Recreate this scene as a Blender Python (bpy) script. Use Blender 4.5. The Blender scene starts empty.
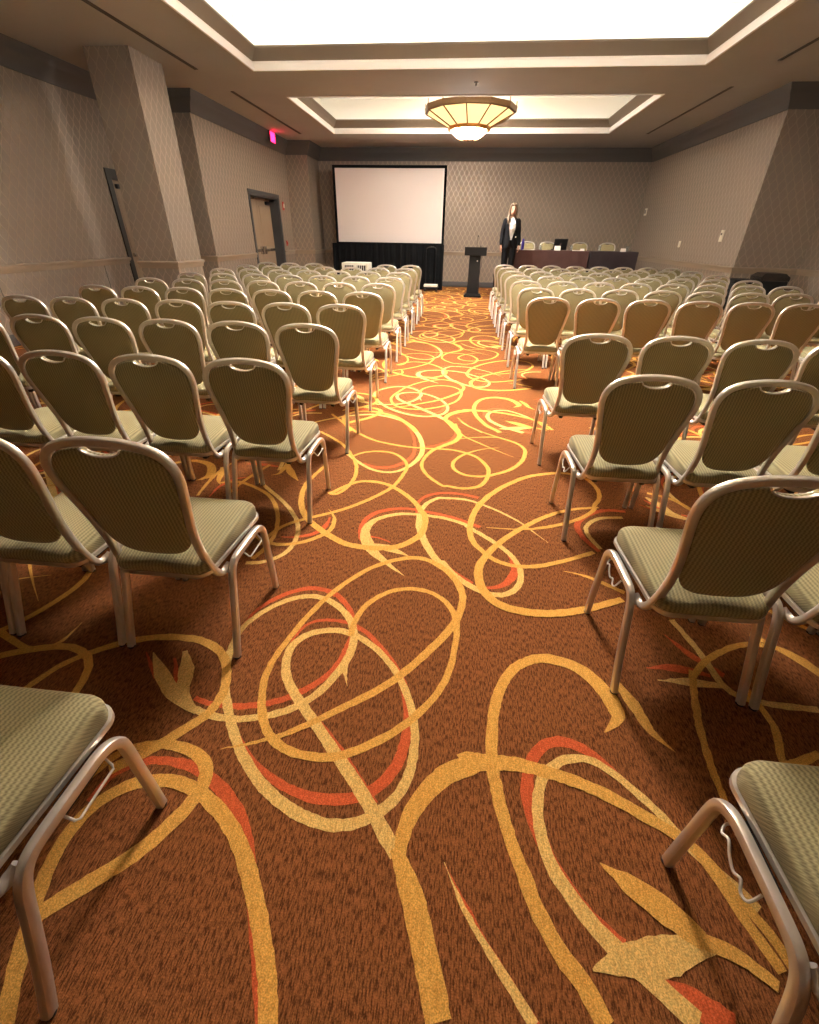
import bpy, bmesh, math, random
from mathutils import Vector, Matrix
random.seed(7)
SHADE, BOWL, BOWL2 = .34, 60, 86
C = bpy.context.scene.collection
PI = math.pi
V = Vector

# ------------------------------------------------------------ helpers
def mesh_of(name, bm, m, smooth=True):
    bmesh.ops.recalc_face_normals(bm, faces=bm.faces)
    me = bpy.data.meshes.new(name); bm.to_mesh(me); bm.free()
    ms = m if isinstance(m, (list, tuple)) else [m]
    for k in ms: me.materials.append(k)
    if smooth:
        for p in me.polygons: p.use_smooth = True
        try: me.set_sharp_from_angle(angle=math.radians(38))
        except Exception: pass
    return me

def obj(name, bm, m, parent=None, smooth=True):
    o = bpy.data.objects.new(name, mesh_of(name, bm, m, smooth)); C.objects.link(o)
    if parent is not None: o.parent = parent
    return o

def thing(name, label, cat, loc=(0, 0, 0), rz=0, group=None):
    o = bpy.data.objects.new(name, None); C.objects.link(o)
    o.empty_display_size = .05
    o.location = loc; o.rotation_euler = (0, 0, rz)
    o['label'] = label; o['category'] = cat
    if group: o['group'] = group
    return o

def tag(o, label, cat, group=None):
    o['label'] = label; o['category'] = cat
    if group: o['group'] = group
    return o

def struct(name, bm, m, label=None, smooth=False, parent=None):
    o = obj(name, bm, m, parent, smooth)
    if parent is None:
        o['kind'] = 'structure'
        if label: o['label'] = label; o['category'] = name.split('_')[0]
    return o

def dup(root, loc, rz, label, group=None):
    r = root.copy(); C.objects.link(r); r.location = loc; r.rotation_euler = (0, 0, rz)
    r['label'] = label
    if group: r['group'] = group
    for ch in list(root.children):
        c = ch.copy(); C.objects.link(c); c.parent = r
        for g in ch.children:
            d = g.copy(); C.objects.link(d); d.parent = c
    return r

def box(bm, x0, x1, y0, y1, z0, z1, bev=0):
    b2 = bmesh.new()
    bmesh.ops.create_cube(b2, size=1)
    for v in b2.verts:
        v.co = V((x0 + (v.co.x + .5) * (x1 - x0), y0 + (v.co.y + .5) * (y1 - y0), z0 + (v.co.z + .5) * (z1 - z0)))
    if bev: bmesh.ops.bevel(b2, geom=b2.edges[:], offset=bev, segments=2, affect='EDGES', profile=.6)
    merge(bm, b2)

def merge(bm, b2, mat=None, mi=None):
    vm = {}
    for v in b2.verts: vm[v] = bm.verts.new(mat @ v.co if mat else v.co)
    for f in b2.faces:
        try:
            nf = bm.faces.new([vm[v] for v in f.verts]); nf.material_index = f.material_index if mi is None else mi
        except ValueError: pass
    b2.free()

def spline(pts, n=6, closed=False):
    P = [V(p) for p in pts]; out = []; N = len(P)
    rng = range(N) if closed else range(N - 1)
    for i in rng:
        if closed: a, b, c, d = P[i - 1], P[i], P[(i + 1) % N], P[(i + 2) % N]
        else: a, b, c, d = P[max(i - 1, 0)], P[i], P[i + 1], P[min(i + 2, N - 1)]
        for k in range(n):
            t = k / n
            out.append(.5 * ((2 * b) + (c - a) * t + (2 * a - 5 * b + 4 * c - d) * t * t + (3 * b - 3 * c + d - a) * t ** 3))
    if not closed: out.append(P[-1].copy())
    return out

def rrect(w, h, r, n=2):
    out = []
    for cx, cy, a0 in ((w/2-r, h/2-r, 0), (-w/2+r, h/2-r, PI/2), (-w/2+r, -h/2+r, PI), (w/2-r, -h/2+r, 1.5*PI)):
        for k in range(n + 1):
            a = a0 + PI/2*k/n
            out.append((cx + r*math.cos(a), cy + r*math.sin(a)))
    return out

def circ(r, n=8): return [(r*math.cos(2*PI*k/n), r*math.sin(2*PI*k/n)) for k in range(n)]

def sweep(bm, pts, prof, side=(0, 1, 0), closed=False, scale=None, caps=True):
    """profile u along the side vector, v along tangent x side"""
    P = [V(p) for p in pts]; N = len(P); rings = []
    side = V(side)
    for i in range(N):
        if closed: T = P[(i+1) % N] - P[i-1]
        else: T = P[min(i+1, N-1)] - P[max(i-1, 0)]
        T.normalize()
        S = side - T * side.dot(T)
        if S.length < 1e-4: S = T.orthogonal()
        S.normalize(); B = T.cross(S)
        k = scale[i] if scale else 1
        rings.append([bm.verts.new(P[i] + S*u*k + B*v*k) for u, v in prof])
    M = len(prof)
    for i in range(N if closed else N-1):
        a, b = rings[i], rings[(i+1) % N]
        for j in range(M): bm.faces.new((a[j], a[(j+1) % M], b[(j+1) % M], b[j]))
    if not closed and caps:
        bm.faces.new(rings[0][::-1]); bm.faces.new(rings[-1])

def loft(bm, rings, cap=True, closed_ring=True):
    R = [[bm.verts.new(p) for p in r] for r in rings]
    for a, b in zip(R, R[1:]):
        n = len(a)
        for j in range(n if closed_ring else n-1): bm.faces.new((a[j], a[(j+1) % n], b[(j+1) % n], b[j]))
    if cap and closed_ring:
        bm.faces.new(R[0][::-1]); bm.faces.new(R[-1])

def lathe(bm, prof, n=24, c=(0, 0, 0), a0=0, cap=True):
    rings = [[V((c[0]+r*math.cos(a0+2*PI*k/n), c[1]+r*math.sin(a0+2*PI*k/n), c[2]+z)) for k in range(n)] for r, z in prof]
    loft(bm, rings, cap)

def limb(bm, nodes, n=12, flat=(1, 1), side=(1, 0, 0)):
    """rounded tube through (x,y,z,r) nodes"""
    P = [V(q[:3]) for q in nodes]; R = [q[3] for q in nodes]
    pp = spline([(*p,) for p in P], 4); rr = []
    m = len(pp)
    for i in range(m):
        t = i/4; k = min(int(t), len(R)-2); f = t-k; f = f*f*(3-2*f)
        rr.append(R[k]*(1-f) + R[k+1]*f)
    T0 = (pp[0]-pp[1]).normalized(); T1 = (pp[-1]-pp[-2]).normalized()
    pp = [pp[0]+T0*rr[0]*.8, pp[0]+T0*rr[0]*.5] + pp + [pp[-1]+T1*rr[-1]*.5, pp[-1]+T1*rr[-1]*.8]
    rr = [rr[0]*.45, rr[0]*.85] + rr + [rr[-1]*.85, rr[-1]*.45]
    sweep(bm, pp, [(u*flat[0], v*flat[1]) for u, v in circ(1, n)], side, scale=rr)

def applied(bm, name, m, parent, voxel=None, smooth=0, subd=0):
    """mesh through remesh / smoothing, stored as plain mesh"""
    o = bpy.data.objects.new(name, mesh_of(name, bm, m)); C.objects.link(o)
    if voxel:
        r = o.modifiers.new('r', 'REMESH'); r.mode = 'VOXEL'; r.voxel_size = voxel; r.use_smooth_shade = True
    if smooth:
        s = o.modifiers.new('s', 'SMOOTH'); s.iterations = smooth; s.factor = .5
    dg = bpy.context.evaluated_depsgraph_get(); dg.update()
    me = bpy.data.meshes.new_from_object(o.evaluated_get(dg))
    o.modifiers.clear(); o.data = me
    for p in me.polygons: p.use_smooth = True
    if not me.materials: me.materials.append(m)
    if parent is not None: o.parent = parent
    return o

# ------------------------------------------------------------ materials
def srgb(h):
    if isinstance(h, str): h = tuple(int(h[i:i+2], 16) for i in (0, 2, 4))
    return tuple(((c/255)/12.92 if c/255 <= .04045 else ((c/255+.055)/1.055)**2.4) for c in h) + (1,)

def mat(name, col, rough=.6, metal=0, spec=.5, emit=None, estr=0, noise=None, bump=None, coat=0):
    m = bpy.data.materials.new(name); m.use_nodes = True
    nt = m.node_tree; b = nt.nodes['Principled BSDF']
    c = srgb(col); b.inputs['Base Color'].default_value = c
    b.inputs['Roughness'].default_value = rough; b.inputs['Metallic'].default_value = metal
    b.inputs['Specular IOR Level'].default_value = spec
    if coat: b.inputs['Coat Weight'].default_value = coat
    if emit: b.inputs['Emission Color'].default_value = srgb(emit); b.inputs['Emission Strength'].default_value = estr
    N, L = nt.nodes, nt.links
    if noise:
        sc, amt = noise[:2]
        tc = N.new('ShaderNodeTexCoord'); mp = N.new('ShaderNodeMapping'); L.new(tc.outputs['Object'], mp.inputs[0])
        if len(noise) > 2: mp.inputs['Scale'].default_value = noise[2]
        t = N.new('ShaderNodeTexNoise'); t.inputs['Scale'].default_value = sc; t.inputs['Detail'].default_value = 4
        L.new(mp.outputs[0], t.inputs[0])
        mr = N.new('ShaderNodeMapRange'); L.new(t.outputs[0], mr.inputs[0])
        mr.inputs[1].default_value = .3; mr.inputs[2].default_value = .7
        mr.inputs[3].default_value = 1-amt; mr.inputs[4].default_value = 1+amt*.6
        mx = N.new('ShaderNodeMix'); mx.data_type = 'RGBA'; mx.blend_type = 'MULTIPLY'; mx.inputs[0].default_value = 1
        mx.inputs[6].default_value = c; L.new(mr.outputs[0], mx.inputs[7]); L.new(mx.outputs[2], b.inputs['Base Color'])
    if bump:
        tc = N.new('ShaderNodeTexCoord'); t = N.new('ShaderNodeTexNoise'); t.inputs['Scale'].default_value = bump[0]
        L.new(tc.outputs['Object'], t.inputs[0]); bp = N.new('ShaderNodeBump'); bp.inputs['Strength'].default_value = bump[1]
        bp.inputs['Distance'].default_value = bump[2] if len(bump) > 2 else .002
        L.new(t.outputs[0], bp.inputs['Height']); L.new(bp.outputs[0], b.inputs['Normal'])
    return m

def node_math(N, L, op, a, b=None, c=None):
    n = N.new('ShaderNodeMath'); n.operation = op
    for i, q in enumerate((a, b, c)):
        if q is None: continue
        if isinstance(q, (int, float)): n.inputs[i].default_value = q
        else: L.new(q, n.inputs[i])
    return n.outputs[0]

def wallpaper():
    m = bpy.data.materials.new('ogee_wallpaper'); m.use_nodes = True
    N, L = m.node_tree.nodes, m.node_tree.links; b = N['Principled BSDF']
    g = N.new('ShaderNodeNewGeometry'); s = N.new('ShaderNodeSeparateXYZ'); L.new(g.outputs['Position'], s.inputs[0])
    M = lambda *a: node_math(N, L, *a)
    h = M('DIVIDE', M('ADD', s.outputs[0], s.outputs[1]), .142)
    cz = M('MULTIPLY', M('COSINE', M('MULTIPLY', s.outputs[2], 2*PI/.25)), .235)
    f1 = M('ABSOLUTE', M('SUBTRACT', M('FRACT', M('ADD', h, cz)), .5))
    f2 = M('ABSOLUTE', M('SUBTRACT', M('FRACT', M('ADD', M('SUBTRACT', h, cz), .5)), .5))
    d = M('MINIMUM', f1, f2)
    mr = N.new('ShaderNodeMapRange'); mr.interpolation_type = 'SMOOTHSTEP'; L.new(d, mr.inputs[0])
    mr.inputs[1].default_value = .035; mr.inputs[2].default_value = .075; mr.inputs[3].default_value = 1; mr.inputs[4].default_value = 0
    mask = mr.outputs[0]
    # thin vertical streaks in the ground
    mp = N.new('ShaderNodeMapping'); L.new(g.outputs['Position'], mp.inputs[0]); mp.inputs['Scale'].default_value = (1, 1, .04)
    t = N.new('ShaderNodeTexNoise'); t.inputs['Scale'].default_value = 120; L.new(mp.outputs[0], t.inputs[0])
    cr = N.new('ShaderNodeMapRange'); L.new(t.outputs[0], cr.inputs[0]); cr.inputs[3].default_value = .86; cr.inputs[4].default_value = 1.12
    base = N.new('ShaderNodeMix'); base.data_type = 'RGBA'; base.blend_type = 'MULTIPLY'; base.inputs[0].default_value = 1
    base.inputs[6].default_value = srgb((138, 125, 112)); L.new(cr.outputs[0], base.inputs[7])
    mx = N.new('ShaderNodeMix'); mx.data_type = 'RGBA'; L.new(mask, mx.inputs[0]); L.new(base.outputs[2], mx.inputs[6])
    mx.inputs[7].default_value = srgb((168, 152, 135))
    L.new(mx.outputs[2], b.inputs['Base Color'])
    L.new(M('MULTIPLY', mask, .88), b.inputs['Metallic'])
    L.new(M('SUBTRACT', .60, M('MULTIPLY', mask, .22)), b.inputs['Roughness'])
    b.inputs['Specular IOR Level'].default_value = .35
    bp = N.new('ShaderNodeBump'); bp.inputs['Strength'].default_value = .4; bp.inputs['Distance'].default_value = .002
    L.new(mask, bp.inputs['Height']); L.new(bp.outputs[0], b.inputs['Normal'])
    return m

def carpet_mat(name, col, dark, amt=1.0):
    m = bpy.data.materials.new(name); m.use_nodes = True
    N, L = m.node_tree.nodes, m.node_tree.links; b = N['Principled BSDF']
    g = N.new('ShaderNodeNewGeometry')
    mp = N.new('ShaderNodeMapping'); L.new(g.outputs['Position'], mp.inputs[0]); mp.inputs['Scale'].default_value = (1, .18, 1)
    t = N.new('ShaderNodeTexNoise'); t.inputs['Scale'].default_value = 240; t.inputs['Detail'].default_value = 3; t.inputs['Roughness'].default_value = .7
    L.new(mp.outputs[0], t.inputs[0])
    w = N.new('ShaderNodeTexNoise'); w.inputs['Scale'].default_value = 300; w.inputs['Detail'].default_value = 2
    L.new(g.outputs['Position'], w.inputs[0])
    big = N.new('ShaderNodeTexNoise'); big.inputs['Scale'].default_value = 3; L.new(g.outputs['Position'], big.inputs[0])
    r = N.new('ShaderNodeMapRange'); L.new(t.outputs[0], r.inputs[0]); r.inputs[1].default_value = .40; r.inputs[2].default_value = .56
    r.inputs[3].default_value = 1-amt; r.inputs[4].default_value = 1
    mx = N.new('ShaderNodeMix'); mx.data_type = 'RGBA'; L.new(r.outputs[0], mx.inputs[0])
    mx.inputs[6].default_value = srgb(dark); mx.inputs[7].default_value = srgb(col)
    r2 = N.new('ShaderNodeMapRange'); L.new(w.outputs[0], r2.inputs[0]); r2.inputs[1].default_value = .3; r2.inputs[2].default_value = .7
    r2.inputs[3].default_value = .66; r2.inputs[4].default_value = 1.32
    m2 = N.new('ShaderNodeMix'); m2.data_type = 'RGBA'; m2.blend_type = 'MULTIPLY'; m2.inputs[0].default_value = 1
    L.new(mx.outputs[2], m2.inputs[6]); L.new(r2.outputs[0], m2.inputs[7])
    L.new(m2.outputs[2], b.inputs['Base Color'])
    b.inputs['Roughness'].default_value = .95; b.inputs['Specular IOR Level'].default_value = .1
    bp = N.new('ShaderNodeBump'); bp.inputs['Strength'].default_value = .5; bp.inputs['Distance'].default_value = .003
    L.new(w.outputs[0], bp.inputs['Height']); L.new(bp.outputs[0], b.inputs['Normal'])
    return m

def weave_mat(name, col, dark):
    """ribbed upholstery: fine ribs with a wavy basket weave"""
    m = bpy.data.materials.new(name); m.use_nodes = True
    N, L = m.node_tree.nodes, m.node_tree.links; b = N['Principled BSDF']
    tc = N.new('ShaderNodeTexCoord'); s = N.new('ShaderNodeSeparateXYZ'); L.new(tc.outputs['Object'], s.inputs[0])
    M = lambda *a: node_math(N, L, *a)
    yz = M('ADD', s.outputs[1], s.outputs[2])
    wob = M('MULTIPLY', M('SINE', M('MULTIPLY', yz, 2*PI/.012)), .0012)
    a = M('SINE', M('MULTIPLY', M('ADD', s.outputs[0], wob), 2*PI/.0125))
    c = M('SINE', M('MULTIPLY', yz, 2*PI/.006))
    hgt = M('ADD', M('MULTIPLY', a, .38), M('MULTIPLY', M('MULTIPLY', a, c), .22))
    f = M('ADD', hgt, .5)
    mx = N.new('ShaderNodeMix'); mx.data_type = 'RGBA'; L.new(f, mx.inputs[0])
    mx.inputs[6].default_value = srgb(dark); mx.inputs[7].default_value = srgb(col)
    L.new(mx.outputs[2], b.inputs['Base Color'])
    b.inputs['Roughness'].default_value = .75; b.inputs['Specular IOR Level'].default_value = .25
    b.inputs['Sheen Weight'].default_value = .15
    bp = N.new('ShaderNodeBump'); bp.inputs['Strength'].default_value = .5; bp.inputs['Distance'].default_value = .0015
    L.new(f, bp.inputs['Height']); L.new(bp.outputs[0], b.inputs['Normal'])
    return m

M_paper = wallpaper()
M_ceil = mat('ceiling_paint', (170, 170, 170), .85, noise=(1.2, .05))
M_white = mat('white_trim_paint', (240, 238, 236), .55)
M_tray = mat('tray_white_paint', (236, 232, 222), .8)
M_band = mat('taupe_moulding_paint', (112, 100, 86), .6)
M_cornice = mat('shaded_dark_taupe_cornice', (82, 78, 74), .6)  # darker taupe paint, with shading of the unlit cornice put into the colour
M_rail = mat('chair_rail_paint', (150, 132, 112), .45)
M_dkbase = mat('dark_grey_baseboard', (66, 62, 60), .5)
M_darkframe = mat('shaded_near_black_door_paint', (38, 34, 30), .45)  # black-brown frame, its colour darkened further for the shade it stands in
M_doorframe = mat('dark_grey_door_paint', (62, 64, 66), .45)
M_door = mat('beige_door_veneer', (150, 130, 108), .45, noise=(6, .12, (8, 8, .5)))
M_brown = carpet_mat('carpet_brown', (148, 91, 50), (84, 47, 25), 1)
M_gold = carpet_mat('carpet_gold', (222, 168, 84), (196, 138, 60), .6)
M_tan = carpet_mat('carpet_tan', (228, 188, 112), (200, 150, 80), .6)
M_orange = carpet_mat('carpet_orange', (208, 98, 56), (180, 74, 38), .6)
M_fabric = weave_mat('olive_ribbed_fabric', (178, 168, 126), (120, 112, 80))
M_alu = mat('brushed_champagne_metal', (226, 220, 212), .30, .62, noise=(40, .06, (1, 1, .1)))
M_dkmetal = mat('dark_underseat_metal', (50, 46, 42), .5, .5)
M_rubber = mat('black_rubber_glide', (24, 22, 22), .6)
M_wire = mat('bright_wire', (236, 230, 220), .35, .3)
M_black = mat('black_cloth', (15, 17, 19), .9, spec=.1)
M_blackp = mat('black_laminate', (11, 12, 13), .6, spec=.3)
M_blackm = mat('black_metal', (18, 18, 20), .35, .4)
M_screen = mat('projection_screen_white', (205, 197, 194), .8)
M_maroon = mat('maroon_tablecloth', (84, 56, 52), .85, noise=(5, .12))
M_plum = mat('dark_plum_tablecloth', (54, 44, 48), .85, noise=(5, .12))
M_bronze = mat('aged_bronze', (120, 92, 62), .45, .5)
M_brass = mat('warm_brass', (190, 132, 62), .35, .8)
M_glow = mat('lit_cream_glass', (250, 236, 205), .35, emit=(255, 214, 140), estr=SHADE)
M_glow2s = mat('bright_lit_glass', (250, 244, 230), .35, emit=(255, 246, 236), estr=BOWL2)
M_glow2 = mat('lit_white_glass', (250, 244, 230), .35, emit=(255, 246, 236), estr=BOWL)
M_tube = mat('cove_lamp_tube', (255, 250, 240), .4, emit=(255, 236, 206), estr=14)
M_red = mat('red_alarm_plastic', (170, 40, 24), .45)
M_plate = mat('ivory_plate', (226, 218, 200), .5)
M_darkhole = mat('dark_recess', (16, 15, 14), .8)
M_white2 = mat('white_plastic', (226, 222, 212), .4)
M_skin = mat('skin', (196, 148, 122), .5)
M_hair = mat('blond_hair', (104, 84, 64), .55, noise=(60, .25, (1, 1, .1)))
M_suit = mat('black_suit_cloth', (14, 15, 19), .8, spec=.2)
M_blouse = mat('white_blouse', (232, 226, 222), .7, noise=(25, .15))
M_purple = mat('violet_bottle', (70, 56, 170), .35)
M_glass = mat('clear_glass', (235, 240, 240), .05); M_glass.node_tree.nodes['Principled BSDF'].inputs['Transmission Weight'].default_value = .9
M_paperw = mat('white_paper', (236, 232, 226), .7)
M_steel = mat('polished_steel', (200, 196, 190), .2, .95)
M_slot = mat('dark_slot_metal', (58, 52, 46), .6)  # dark metal of the air slots, also used for panel joints
M_wood = mat('dark_riser_board', (40, 34, 32), .7)
M_exit = mat('exit_red_letters', (255, 40, 70), .4, emit=(255, 20, 60), estr=5)
M_exitface = mat('exit_sign_face', (180, 60, 70), .4, emit=(255, 30, 80), estr=1.6)

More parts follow.
